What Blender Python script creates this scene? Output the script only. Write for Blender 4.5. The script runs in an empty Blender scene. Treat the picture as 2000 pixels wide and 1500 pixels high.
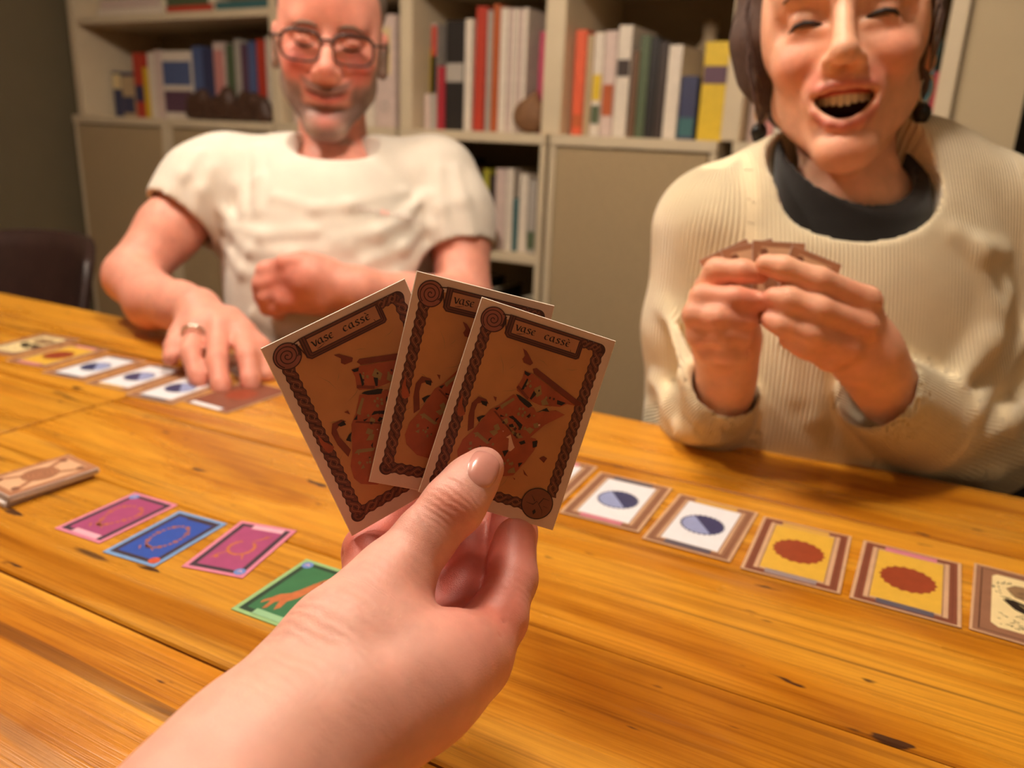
import bpy, bmesh, math, random
import numpy as np
from mathutils import Matrix, Vector, Quaternion
from mathutils.bvhtree import BVHTree

scn = bpy.context.scene
COL = scn.collection
PI = math.pi
TZ = 0.74                      # height of the table top
random.seed(4)

# ------------------------------------------------------------------ camera
cam_d = bpy.data.cameras.new('camera')
cam = bpy.data.objects.new('camera', cam_d); COL.objects.link(cam)
cam_d.sensor_width = 36.0
cam_d.lens = 28.26
cam_d.clip_start = 0.01
cam.matrix_world = Matrix(((0.864733, -0.181775, 0.468182, 0.0),
                           (0.500621, 0.237369, -0.832487, 0.0),
                           (0.040193, 0.954261, 0.296261, 1.012),
                           (0, 0, 0, 1)))
cam_d.dof.use_dof = True
cam_d.dof.focus_distance = 0.325
cam_d.dof.aperture_fstop = 8.5
scn.camera = cam

# ------------------------------------------------------------------ world and colour
world = bpy.data.worlds.new('world'); scn.world = world
world.use_nodes = True
world.node_tree.nodes['Background'].inputs[0].default_value = (1.0, 0.86, 0.68, 1)
world.node_tree.nodes['Background'].inputs[1].default_value = 0.06
scn.view_settings.view_transform = 'Standard'
scn.view_settings.look = 'None'
scn.view_settings.gamma = 1.0
scn.view_settings.use_curve_mapping = False
scn.view_settings.exposure = 0.50

LAMPS = [((-1.22, 0.44, 1.98), 26.0), ((-0.36, 0.52, 1.98), 25.0)]   # two pendant lamps over the long table
FILL_W = 1.6                    # added fill lamp behind the photographer, brightens the near side

# ------------------------------------------------------------------ helpers
def srgb(r, g, b):
    f = lambda c: (c/12.92 if c <= 0.04045 else ((c+0.055)/1.055)**2.4)
    return (f(r/255), f(g/255), f(b/255), 1.0)

MATS = {}
def mat(name, col, rough=0.6, var=0.12, scale=30.0, bump=0.0, bscale=200.0, coat=0.0, metal=0.0, sss=0.0, stretch=(1, 1, 1), spec=0.5):
    """procedural principled material: base colour varied by noise, optional bump"""
    if name in MATS: return MATS[name]
    m = bpy.data.materials.new(name); m.use_nodes = True
    nt = m.node_tree; N = nt.nodes; L = nt.links
    b = N['Principled BSDF']
    tc = N.new('ShaderNodeTexCoord'); mp = N.new('ShaderNodeMapping'); mp.inputs['Scale'].default_value = stretch
    L.new(tc.outputs['Object'], mp.inputs[0])
    nz = N.new('ShaderNodeTexNoise'); nz.inputs['Scale'].default_value = scale; nz.inputs['Detail'].default_value = 4
    L.new(mp.outputs[0], nz.inputs['Vector'])
    cr = N.new('ShaderNodeValToRGB')
    c = col
    cr.color_ramp.elements[0].position = 0.3; cr.color_ramp.elements[1].position = 0.7
    cr.color_ramp.elements[0].color = (c[0]*(1-var), c[1]*(1-var), c[2]*(1-var), 1)
    cr.color_ramp.elements[1].color = (min(1, c[0]*(1+var)), min(1, c[1]*(1+var)), min(1, c[2]*(1+var)), 1)
    L.new(nz.outputs['Fac'], cr.inputs[0]); L.new(cr.outputs[0], b.inputs['Base Color'])
    b.inputs['Roughness'].default_value = rough
    b.inputs['Metallic'].default_value = metal
    b.inputs['Coat Weight'].default_value = coat
    b.inputs['Specular IOR Level'].default_value = spec
    if sss: 
        b.inputs['Subsurface Weight'].default_value = sss
        b.inputs['Subsurface Radius'].default_value = (0.010, 0.0035, 0.002)
        b.inputs['Subsurface Scale'].default_value = 0.6
    if bump:
        n2 = N.new('ShaderNodeTexNoise'); n2.inputs['Scale'].default_value = bscale; n2.inputs['Detail'].default_value = 3
        L.new(mp.outputs[0], n2.inputs['Vector'])
        bp = N.new('ShaderNodeBump'); bp.inputs['Strength'].default_value = bump; bp.inputs['Distance'].default_value = 0.002
        L.new(n2.outputs['Fac'], bp.inputs['Height']); L.new(bp.outputs[0], b.inputs['Normal'])
    MATS[name] = m
    return m

def emit_mat(name, col, strength):
    m = bpy.data.materials.new(name); m.use_nodes = True
    N = m.node_tree.nodes
    b = N['Principled BSDF']
    b.inputs['Emission Color'].default_value = col; b.inputs['Emission Strength'].default_value = strength
    return m

def tag(o, label=None, cat=None, group=None, kind=None):
    if label: o['label'] = label
    if cat: o['category'] = cat
    if group: o['group'] = group
    if kind: o['kind'] = kind
    return o

def empty(name, loc, label=None, cat=None, group=None, rz=0.0):
    o = bpy.data.objects.new(name, None); COL.objects.link(o)
    o.location = loc; o.rotation_euler = (0, 0, rz); o.empty_display_size = 0.02
    return tag(o, label, cat, group)

def link(name, me, m=None, parent=None, loc=None, smooth=False):
    o = bpy.data.objects.new(name, me); COL.objects.link(o)
    if m is not None:
        me.materials.clear(); me.materials.append(m)
    if parent is not None: o.parent = parent
    if loc is not None: o.location = loc
    if smooth:
        me.polygons.foreach_set('use_smooth', [True]*len(me.polygons))
    return o

def pyd(name, v, f, m=None, parent=None, loc=None, smooth=False):
    me = bpy.data.meshes.new(name); me.from_pydata([tuple(map(float, p)) for p in v], [], [tuple(q) for q in f]); me.update()
    return link(name, me, m, parent, loc, smooth)

class MB:
    """collects boxes, tubes and so on into ONE mesh"""
    def __init__(s): s.v = []; s.f = []
    def add(s, v, f):
        n = len(s.v); s.v += [tuple(p) for p in v]; s.f += [tuple(i+n for i in q) for q in f]; return s
    def box(s, lo, hi, bev=0.0):
        x0, y0, z0 = lo; x1, y1, z1 = hi
        if bev <= 0:
            v = [(x0,y0,z0),(x1,y0,z0),(x1,y1,z0),(x0,y1,z0),(x0,y0,z1),(x1,y0,z1),(x1,y1,z1),(x0,y1,z1)]
            return s.add(v, [(3,2,1,0),(4,5,6,7),(0,1,5,4),(1,2,6,5),(2,3,7,6),(3,0,4,7)])
        bm = bmesh.new(); bmesh.ops.create_cube(bm, size=1.0)
        for q in bm.verts: q.co = Vector(((x0+x1)/2+q.co.x*(x1-x0), (y0+y1)/2+q.co.y*(y1-y0), (z0+z1)/2+q.co.z*(z1-z0)))
        bmesh.ops.bevel(bm, geom=bm.edges[:], offset=bev, segments=1, profile=0.5, affect='EDGES')
        bm.verts.index_update()
        s.add([q.co[:] for q in bm.verts], [[q.index for q in fc.verts] for fc in bm.faces]); bm.free(); return s
    def tube(s, pts, rad, n=8, closed=False, cap=True):
        pts = [Vector(p) for p in pts]; k = len(pts)
        rad = rad if hasattr(rad, '__len__') else [rad]*k
        base = len(s.v); up = None
        for i, p in enumerate(pts):
            a = pts[i-1] if (i > 0 or closed) else p
            b = pts[(i+1) % k] if (i < k-1 or closed) else p
            t = (b-a).normalized()
            if up is None:
                up = t.orthogonal().normalized()
            up = (up - t*up.dot(t)); up = up.normalized() if up.length > 1e-9 else t.orthogonal().normalized()
            w = t.cross(up)
            for j in range(n):
                an = 2*PI*j/n
                s.v.append(tuple(p + (up*math.cos(an)+w*math.sin(an))*rad[i]))
        for i in range(k if closed else k-1):
            a = base+i*n; b = base+((i+1) % k)*n
            for j in range(n):
                s.f.append((a+j, a+(j+1) % n, b+(j+1) % n, b+j))
        if cap and not closed:
            s.f.append(tuple(base+j for j in range(n))[::-1]); s.f.append(tuple(base+(k-1)*n+j for j in range(n)))
        return s
    def lathe(s, prof, c=(0, 0, 0), n=24):
        base = len(s.v)
        for r, z in prof:
            for j in range(n):
                an = 2*PI*j/n; s.v.append((c[0]+r*math.cos(an), c[1]+r*math.sin(an), c[2]+z))
        for i in range(len(prof)-1):
            for j in range(n):
                a = base+i*n; b = a+n
                s.f.append((a+j, a+(j+1) % n, b+(j+1) % n, b+j))
        return s
    def build(s, name, m, parent=None, loc=None, smooth=False):
        return pyd(name, s.v, s.f, m, parent, loc, smooth)

# ------------------------------------------------------------------ implicit surfaces (bodies, hands, clothes)
class Field:
    def __init__(s, lo, hi, h):
        s.lo = np.array(lo, np.float32); s.h = h
        s.n = np.ceil((np.array(hi)-np.array(lo))/h).astype(int)+1
        s.d = np.full(s.n, 0.05, np.float32)
        s.ax = [(s.lo[i]+h*np.arange(s.n[i])).astype(np.float32) for i in range(3)]
    def _sub(s, lo, hi):
        i0 = [max(0, int((lo[i]-s.lo[i])/s.h)) for i in range(3)]
        i1 = [min(int(s.n[i]), int((hi[i]-s.lo[i])/s.h)+2) for i in range(3)]
        if any(i1[i] <= i0[i] for i in range(3)): return None
        sl = tuple(slice(i0[i], i1[i]) for i in range(3))
        P = np.meshgrid(*[s.ax[i][sl[i]] for i in range(3)], indexing='ij', sparse=True)
        return sl, P
    def _mix(s, sl, b, k, op):
        a = s.d[sl]
        if op < 0:
            b = -b
            r = np.maximum(a, b)
            if k > 0: r = r + np.maximum(k-np.abs(a-b), 0)**2*(0.25/k)
        else:
            r = np.minimum(a, b)
            if k > 0: r = r - np.maximum(k-np.abs(a-b), 0)**2*(0.25/k)
        s.d[sl] = r
    def cone(s, a, b, ra, rb, k=0.01, op=1):
        a = np.array(a, np.float32); b = np.array(b, np.float32)
        pad = max(ra, rb)+k+2*s.h+0.002
        q = s._sub(np.minimum(a, b)-pad, np.maximum(a, b)+pad)
        if q is None: return s
        sl, P = q
        ba = b-a; L2 = float(ba.dot(ba))+1e-12
        pa = [P[i]-a[i] for i in range(3)]
        t = np.clip((pa[0]*ba[0]+pa[1]*ba[1]+pa[2]*ba[2])/L2, 0, 1)
        d = np.sqrt((pa[0]-t*ba[0])**2+(pa[1]-t*ba[1])**2+(pa[2]-t*ba[2])**2)-(ra+t*(rb-ra))
        s._mix(sl, d.astype(np.float32), k, op); return s
    def chain(s, pts, k=0.008, op=1, kj=None):
        """pts: list of (xyz, r)"""
        for (a, ra), (b, rb) in zip(pts[:-1], pts[1:]): s.cone(a, b, ra, rb, k, op)
        return s
    def ell(s, c, r, R=None, k=0.01, op=1):
        c = np.array(c, np.float32); r = np.array(r, np.float32)
        R = np.eye(3, dtype=np.float32) if R is None else np.array(R, np.float32)   # columns are the axes
        ext = np.sqrt(((R*r)**2).sum(1)); pad = k+2*s.h+0.002
        q = s._sub(c-ext-pad, c+ext+pad)
        if q is None: return s
        sl, P = q
        p = [P[i]-c[i] for i in range(3)]
        l = [p[0]*R[0, j]+p[1]*R[1, j]+p[2]*R[2, j] for j in range(3)]
        k0 = np.sqrt((l[0]/r[0])**2+(l[1]/r[1])**2+(l[2]/r[2])**2)
        k1 = np.sqrt((l[0]/r[0]**2)**2+(l[1]/r[1]**2)**2+(l[2]/r[2]**2)**2)+1e-9
        d = np.where(k0 < 1e-4, -r.min(), k0*(k0-1)/k1)
        s._mix(sl, d.astype(np.float32), k, op); return s
    def half(s, p, nrm, k=0.003):
        """cut away everything on the side the normal points to"""
        p = np.array(p, np.float32); nrm = np.array(nrm, np.float32); nrm /= np.linalg.norm(nrm)
        P = np.meshgrid(*s.ax, indexing='ij', sparse=True)
        d = (P[0]-p[0])*nrm[0]+(P[1]-p[1])*nrm[1]+(P[2]-p[2])*nrm[2]
        s.d = np.maximum(s.d, d.astype(np.float32)); return s
    def mesh(s, relax=1):
        d = s.d; h = s.h
        d[0], d[-1] = 0.05, 0.05; d[:, 0], d[:, -1] = 0.05, 0.05; d[:, :, 0], d[:, :, -1] = 0.05, 0.05
        S = d < 0
        c = S[:-1, :-1, :-1].astype(np.int8)
        cnt = np.zeros(c.shape, np.int8)
        for i in (0, 1):
            for j in (0, 1):
                for k in (0, 1):
                    cnt += S[i:S.shape[0]-1+i, j:S.shape[1]-1+j, k:S.shape[2]-1+k]
        act = (cnt > 0) & (cnt < 8)
        I = np.argwhere(act)
        vid = np.full(act.shape, -1, np.int32); vid[act] = np.arange(len(I))
        offs = [(i, j, k) for i in (0, 1) for j in (0, 1) for k in (0, 1)]
        val = {o: d[I[:, 0]+o[0], I[:, 1]+o[1], I[:, 2]+o[2]] for o in offs}
        acc = np.zeros((len(I), 3), np.float64); num = np.zeros(len(I))
        for o in offs:
            for ax in range(3):
                if o[ax] == 0:
                    p = list(o); p[ax] = 1; p = tuple(p)
                    a, b = val[o], val[p]
                    m = (a < 0) != (b < 0)
                    t = np.where(m, a/np.where(m, a-b, 1), 0)
                    q = np.zeros((len(I), 3)); q[:] = o; q[:, ax] += t
                    acc[m] += q[m]; num[m] += 1
        V = (I+acc/num[:, None])*h+s.lo
        faces = []
        for ax in range(3):
            u, w = [(1, 2), (2, 0), (0, 1)][ax]
            sa = [slice(1, -1)]*3; sa[ax] = slice(0, d.shape[ax]-1)
            sb = list(sa); sb[ax] = slice(1, d.shape[ax])
            A = S[tuple(sa)]; B = S[tuple(sb)]
            for flip, m in ((False, A & ~B), (True, ~A & B)):
                E = np.argwhere(m)
                if not len(E): continue
                E = E+1; E[:, ax] -= 1
                def cell(du, dw):
                    e = E.copy(); e[:, u] += du; e[:, w] += dw
                    return vid[e[:, 0], e[:, 1], e[:, 2]]
                q = np.stack([cell(-1, -1), cell(0, -1), cell(0, 0), cell(-1, 0)], 1)
                if flip: q = q[:, ::-1]
                faces.append(q)
        Fc = np.concatenate(faces)
        for _ in range(relax):
            ac = np.zeros_like(V); nm = np.zeros(len(V))
            for a, b in ((0, 1), (1, 2), (2, 3), (3, 0)):
                np.add.at(ac, Fc[:, a], V[Fc[:, b]]); np.add.at(ac, Fc[:, b], V[Fc[:, a]])
                np.add.at(nm, Fc[:, a], 1); np.add.at(nm, Fc[:, b], 1)
            V = 0.5*V+0.5*ac/np.maximum(nm, 1)[:, None]
        return V, Fc
    def at(s, p):
        i = [int(round((p[j]-s.lo[j])/s.h)) for j in range(3)]
        return s.d[tuple(i)]

def field_obj(name, V, Fc, m, parent=None, colors=None, attr=None):
    me = bpy.data.meshes.new(name)
    me.vertices.add(len(V)); me.vertices.foreach_set('co', V.astype(np.float32).ravel())
    me.loops.add(len(Fc)*4); me.loops.foreach_set('vertex_index', Fc.astype(np.int32).ravel())
    me.polygons.add(len(Fc)); me.polygons.foreach_set('loop_start', (np.arange(len(Fc))*4).astype(np.int32))
    me.polygons.foreach_set('loop_total', np.full(len(Fc), 4, np.int32))
    me.polygons.foreach_set('use_smooth', np.ones(len(Fc), bool))
    me.update(calc_edges=True); me.validate()
    if colors is not None:
        a = me.color_attributes.new('tint', 'FLOAT_COLOR', 'POINT')
        c4 = np.ones((len(V), 4), np.float32); c4[:, :3] = colors
        a.data.foreach_set('color', c4.ravel())
    if attr is not None:
        for k, val in attr.items():
            a = me.attributes.new(k, 'FLOAT', 'POINT'); a.data.foreach_set('value', val.astype(np.float32))
    return link(name, me, m, parent)

def rebase(o, loc):
    """give a mesh built in world space its origin at loc (children of an Empty at loc)"""
    o.data.transform(Matrix.Translation(-Vector(loc)))

def skin_mat(name, rough=0.42, bump=0.25, bscale=900.0, wrinkles=False):
    m = bpy.data.materials.new(name); m.use_nodes = True
    nt = m.node_tree; N = nt.nodes; L = nt.links; b = N['Principled BSDF']
    at = N.new('ShaderNodeAttribute'); at.attribute_name = 'tint'
    tc = N.new('ShaderNodeTexCoord')
    nz = N.new('ShaderNodeTexNoise'); nz.inputs['Scale'].default_value = 70; nz.inputs['Detail'].default_value = 5
    L.new(tc.outputs['Object'], nz.inputs['Vector'])
    mr = N.new('ShaderNodeMapRange'); mr.inputs[1].default_value = 0.3; mr.inputs[2].default_value = 0.7
    mr.inputs[3].default_value = 0.90; mr.inputs[4].default_value = 1.08
    L.new(nz.outputs['Fac'], mr.inputs[0])
    mx = N.new('ShaderNodeMix'); mx.data_type = 'RGBA'; mx.blend_type = 'MULTIPLY'; mx.inputs['Factor'].default_value = 1.0
    L.new(at.outputs['Color'], mx.inputs[6]); L.new(mr.outputs[0], mx.inputs[7])
    L.new(mx.outputs[2], b.inputs['Base Color'])
    b.inputs['Roughness'].default_value = rough
    b.inputs['Subsurface Weight'].default_value = 0.35
    b.inputs['Subsurface Radius'].default_value = (0.010, 0.0035, 0.0018)
    b.inputs['Subsurface Scale'].default_value = 0.5
    vo = N.new('ShaderNodeTexVoronoi'); vo.inputs['Scale'].default_value = bscale
    L.new(tc.outputs['Object'], vo.inputs['Vector'])
    n2 = N.new('ShaderNodeTexNoise'); n2.inputs['Scale'].default_value = bscale*0.35; n2.inputs['Detail'].default_value = 4
    L.new(tc.outputs['Object'], n2.inputs['Vector'])
    ad = N.new('ShaderNodeMath'); ad.operation = 'ADD'
    L.new(vo.outputs['Distance'], ad.inputs[0]); L.new(n2.outputs['Fac'], ad.inputs[1])
    bp = N.new('ShaderNodeBump'); bp.inputs['Strength'].default_value = bump; bp.inputs['Distance'].default_value = 0.0005
    L.new(ad.outputs[0], bp.inputs['Height']); L.new(bp.outputs[0], b.inputs['Normal'])
    if wrinkles:
        # skin lines: phase and depth come with the mesh, noise makes them irregular
        ph = N.new('ShaderNodeAttribute'); ph.attribute_name = 'line_phase'; dp = N.new('ShaderNodeAttribute'); dp.attribute_name = 'line_depth'
        n3 = N.new('ShaderNodeTexNoise'); n3.inputs['Scale'].default_value = 120; n3.inputs['Detail'].default_value = 3
        L.new(tc.outputs['Object'], n3.inputs['Vector'])
        m1 = N.new('ShaderNodeMath'); m1.operation = 'MULTIPLY_ADD'; m1.inputs[1].default_value = 9.0; L.new(n3.outputs['Fac'], m1.inputs[0]); L.new(ph.outputs['Fac'], m1.inputs[2])
        m2 = N.new('ShaderNodeMath'); m2.operation = 'SINE'; L.new(m1.outputs[0], m2.inputs[0])
        m3 = N.new('ShaderNodeMath'); m3.operation = 'MULTIPLY'; L.new(m2.outputs[0], m3.inputs[0]); L.new(dp.outputs['Fac'], m3.inputs[1])
        b2 = N.new('ShaderNodeBump'); b2.inputs['Strength'].default_value = 0.5; b2.inputs['Distance'].default_value = 0.00022
        L.new(m3.outputs[0], b2.inputs['Height']); L.new(bp.outputs[0], b2.inputs['Normal']); L.new(b2.outputs[0], b.inputs['Normal'])
    return m

def blobs(V, base, items):
    """skin colour: base plus soft patches (knuckles, lips, cheeks, painted glow ...)"""
    C = np.tile(np.array(base[:3], np.float64), (len(V), 1))
    for c, r, col, amt in items:
        r = np.array(r if hasattr(r, '__len__') else (r, r, r), float)
        w = np.exp(-(((V-np.array(c))/r)**2).sum(1)*1.2)*amt
        C = C*(1-w[:, None])+np.array(col[:3])*w[:, None]
    return C

# ================================================================== the room
def struct(name, lo, hi, m, label=None):
    o = MB().box(lo, hi).build(name, m); o['kind'] = 'structure'
    if label: o['label'] = label
    return o
m_floor = mat('floor_boards', srgb(120, 84, 52), 0.5, 0.2, 6, 0.1, 40, stretch=(1, 12, 1))
m_wall_dark = mat('wall_olive', srgb(112, 100, 76), 0.85, 0.05, 4, 0.15, 120)
m_wall = mat('wall_plaster', srgb(190, 172, 140), 0.85, 0.05, 4, 0.15, 120)
m_ceil = mat('ceiling_paint', srgb(225, 218, 200), 0.9, 0.03, 3, 0.1, 90)
struct('floor', (-3.3, -1.9, -0.1), (2.0, 2.5, 0.0), m_floor)
struct('ceiling', (-3.3, -1.9, 2.5), (2.0, 2.5, 2.6), m_ceil)
struct('wall_left', (-3.3, -1.8, 0.0), (-3.2, 2.4, 2.5), m_wall_dark)
struct('wall_back', (-3.2, 2.4, 0.0), (1.9, 2.5, 2.5), m_wall)
struct('wall_right', (1.9, -1.8, 0.0), (2.0, 2.5, 2.5), m_wall)
struct('wall_front', (-3.3, -1.9, 0.0), (2.0, -1.8, 2.5), m_wall)
m_black = mat('black_lacquer', srgb(14, 13, 13), 0.4, 0.2, 20)
struct('trim_1', (-0.094, 2.02, 0.0), (0.030, 2.40, 2.5), m_wall, 'plastered wall pier at the right end of the bookcase')
dr = MB().box((0.032, 2.365, 0.0), (0.95, 2.40, 2.1)).build('door_1', m_black); dr['kind'] = 'structure'
dr['label'] = 'black door at the right end of the back wall'
MB().box((0.10, 2.355, 0.15), (0.88, 2.365, 0.95)).box((0.10, 2.355, 1.1), (0.88, 2.365, 1.98)).build('door_panel', m_black, dr)

# pendant lamp over the table (above the frame): the main light of the room
def pendant(loc, watts, label, rs, shade_h):
    lp = empty('pendant_lamp', loc, label, 'lamp')
    m_sh = mat('lamp_shade_enamel', srgb(235, 228, 210), 0.5, 0.03)
    m_cord = mat('lamp_cord', srgb(40, 36, 32), 0.6)
    MB().lathe([(rs, shade_h), (rs, 0.0), (rs-0.004, 0.0), (rs-0.004, shade_h), (rs, shade_h)], n=40).build('shade', m_sh, lp, smooth=False)
    MB().tube([(-rs+0.002, 0, shade_h*0.9), (rs-0.002, 0, shade_h*0.9)], 0.003, 6).tube([(0, -rs+0.002, shade_h*0.9), (0, rs-0.002, shade_h*0.9)], 0.003, 6).build('shade_spider', m_cord, lp)
    MB().tube([(0, 0, shade_h*0.9), (0, 0, 2.5-loc[2])], 0.004, 8).build('cord', m_cord, lp)
    MB().lathe([(0.0, shade_h*0.95), (0.022, shade_h*0.95), (0.022, shade_h*0.55), (0.0, shade_h*0.55)], n=16).build('socket', m_cord, lp)
    MB().lathe([(0.0, -0.03+shade_h*0.3), (0.02, -0.025+shade_h*0.3), (0.03, shade_h*0.3), (0.022, shade_h*0.45), (0.012, shade_h*0.56)], n=20).build('bulb', emit_mat('bulb_glow', (1, 0.8, 0.55, 1), 6.0), lp, smooth=True)
    ld = bpy.data.lights.new('lamp_light', 'POINT'); ld.energy = watts; ld.color = (1.0, 0.88, 0.74); ld.shadow_soft_size = rs*0.55
    lo = bpy.data.objects.new('lamp_light', ld); COL.objects.link(lo); lo.parent = lp; lo.location = (0, 0, -0.02)
    return lp
pendant(*LAMPS[0], 'drum-shaded pendant lamp over the left half of the table', 0.17, 0.16)
pendant(*LAMPS[1], 'drum-shaded pendant lamp over the right half of the table', 0.17, 0.16)
pendant((0.9, -0.6, 2.0), FILL_W, 'added fill lamp hanging behind the photographer', 0.22, 0.18)

# ================================================================== table
tang = math.radians(2.4)
table = empty('dining_table', (0, 0, 0), 'honey-coloured oak plank table covered with rows of game cards', 'table', rz=tang)
def wood_mat():
    m = bpy.data.materials.new('oiled_oak'); m.use_nodes = True
    nt = m.node_tree; N = nt.nodes; L = nt.links; b = N['Principled BSDF']
    tc = N.new('ShaderNodeTexCoord'); oi = N.new('ShaderNodeObjectInfo')
    ofs = N.new('ShaderNodeVectorMath'); ofs.operation = 'MULTIPLY_ADD'
    cmb = N.new('ShaderNodeCombineXYZ')
    for i in range(3): L.new(oi.outputs['Random'], cmb.inputs[i])
    ofs.inputs[1].default_value = (9, 5, 3)
    L.new(cmb.outputs[0], ofs.inputs[0]); L.new(tc.outputs['Object'], ofs.inputs[2])
    def noise(scale, stretch, detail=6, rough=0.6, dist=0.0):
        mp = N.new('ShaderNodeMapping'); mp.inputs['Scale'].default_value = stretch
        L.new(ofs.outputs[0], mp.inputs[0])
        nz = N.new('ShaderNodeTexNoise'); nz.inputs['Scale'].default_value = scale; nz.inputs['Detail'].default_value = detail
        nz.inputs['Roughness'].default_value = rough; nz.inputs['Distortion'].default_value = dist
        L.new(mp.outputs[0], nz.inputs['Vector']); return nz.outputs['Fac']
    def ramp(fac, stops):
        cr = N.new('ShaderNodeValToRGB'); e = cr.color_ramp.elements
        e[0].position, e[0].color = stops[0]; e[1].position, e[1].color = stops[-1]
        for p, c in stops[1:-1]:
            q = e.new(p); q.color = c
        L.new(fac, cr.inputs[0]); return cr.outputs[0]
    def mix(a, c, fac, bt='MIX'):
        x = N.new('ShaderNodeMix'); x.data_type = 'RGBA'; x.blend_type = bt
        if isinstance(fac, float): x.inputs['Factor'].default_value = fac
        else: L.new(fac, x.inputs['Factor'])
        L.new(a, x.inputs[6])
        if isinstance(c, tuple): x.inputs[7].default_value = c
        else: L.new(c, x.inputs[7])
        return x.outputs[2]
    broad = noise(7, (0.35, 2.2, 1), 4, 0.55, 0.6)
    grain = noise(60, (0.06, 2.4, 1), 6, 0.7, 0.3)
    fine = noise(260, (0.03, 2.2, 1), 3, 0.6)
    base = ramp(broad, [(0.28, srgb(164, 92, 12)), (0.42, srgb(202, 128, 26)), (0.56, srgb(228, 160, 48)), (0.66, srgb(210, 136, 30)), (0.78, srgb(174, 100, 14))])
    g = ramp(grain, [(0.3, (0.62, 0.55, 0.48, 1)), (0.5, (1, 1, 1, 1)), (0.75, (1.12, 1.1, 1.05, 1))])
    c1 = mix(base, g, 0.95, 'MULTIPLY')
    f = ramp(fine, [(0.35, (0.72, 0.66, 0.6, 1)), (0.5, (1, 1, 1, 1))])
    c2 = mix(c1, f, 0.65, 'MULTIPLY')
    # old dark pits and short cracks
    pit = noise(26, (0.3, 1.6, 1), 2, 0.5)
    pm = ramp(pit, [(0.705, (0, 0, 0, 1)), (0.74, (0.85, 0.85, 0.85, 1))])
    c3 = mix(c2, srgb(84, 54, 30), pm)
    pit2 = noise(75, (0.35, 1.3, 1), 2, 0.5)
    c3 = mix(c3, srgb(80, 46, 24), ramp(pit2, [(0.70, (0, 0, 0, 1)), (0.74, (1, 1, 1, 1))]))
    crk = noise(20, (0.05, 3.2, 1), 3, 0.5, 0.5)
    c3 = mix(c3, srgb(96, 58, 30), ramp(crk, [(0.655, (0, 0, 0, 1)), (0.69, (0.55, 0.55, 0.55, 1))]))
    # worn greyish streaks
    wr = noise(11, (0.16, 2.0, 1), 5, 0.65, 0.4)
    wm = ramp(wr, [(0.62, (0, 0, 0, 1)), (0.72, (0.35, 0.35, 0.35, 1))])
    c4 = mix(c3, srgb(150, 120, 92), wm)
    # each board a little lighter or darker
    mr = N.new('ShaderNodeMapRange'); mr.inputs[3].default_value = 0.86; mr.inputs[4].default_value = 1.1
    L.new(oi.outputs['Random'], mr.inputs[0])
    c5 = mix(c4, mr.outputs[0], 1.0, 'MULTIPLY')
    L.new(c5, b.inputs['Base Color'])
    rr = N.new('ShaderNodeMapRange'); rr.inputs[1].default_value = 0.3; rr.inputs[2].default_value = 0.7
    rr.inputs[3].default_value = 0.20; rr.inputs[4].default_value = 0.36
    L.new(broad, rr.inputs[0]); L.new(rr.outputs[0], b.inputs['Roughness'])
    b.inputs['Specular IOR Level'].default_value = 0.5
    bp = N.new('ShaderNodeBump'); bp.inputs['Strength'].default_value = 0.22; bp.inputs['Distance'].default_value = 0.001
    sm = N.new('ShaderNodeMath'); sm.operation = 'MULTIPLY_ADD'; sm.inputs[1].default_value = 0.5
    L.new(fine, sm.inputs[0]); L.new(grain, sm.inputs[2])
    L.new(sm.outputs[0], bp.inputs['Height']); L.new(bp.outputs[0], b.inputs['Normal'])
    return m
m_wood = wood_mat()
m_gap = mat('joint_filler', srgb(58, 38, 22), 0.8, 0.2, 60)
SEAMS_R = [-0.20, -0.115, 0.0, 0.128, 0.2510, 0.3710, 0.497, 0.622, 0.746]
SEAMS_L = [-0.20, -0.06, 0.10, 0.235, 0.352, 0.48, 0.60, 0.665, 0.746]
rj = random.Random(3)
def planks(s0, s1, seams):
    for a, b in zip(seams[:-1], seams[1:]):
        g = 0.00075
        o = MB().box((s0+2.2*g, a+g, -0.032), (s1-2.2*g, b-g, rj.uniform(-0.0006, 0.0)), 0.0012).build('plank', m_wood, table, (0, 0, TZ))
planks(-0.705, 0.62, SEAMS_R)
planks(-1.80, -0.705, SEAMS_L)
MB().box((-1.80, -0.20, -0.036), (0.62, 0.746, -0.003)).build('joint_core', m_gap, table, (0, 0, TZ))
MB().box((-1.70, -0.13, -0.11), (0.52, -0.105, -0.034)).box((-1.70, 0.652, -0.11), (0.52, 0.677, -0.034)).box((-1.72, -0.13, -0.11), (-1.695, 0.677, -0.034)).box((0.515, -0.13, -0.11), (0.54, 0.677, -0.034)).build('apron', m_wood, table, (0, 0, TZ))
for x in (-1.70, 0.46):
    for y in (-0.13, 0.60):
        MB().box((x, y, 0), (x+0.08, y+0.08, TZ-0.034), 0.004).build('leg', m_wood, table)

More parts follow.
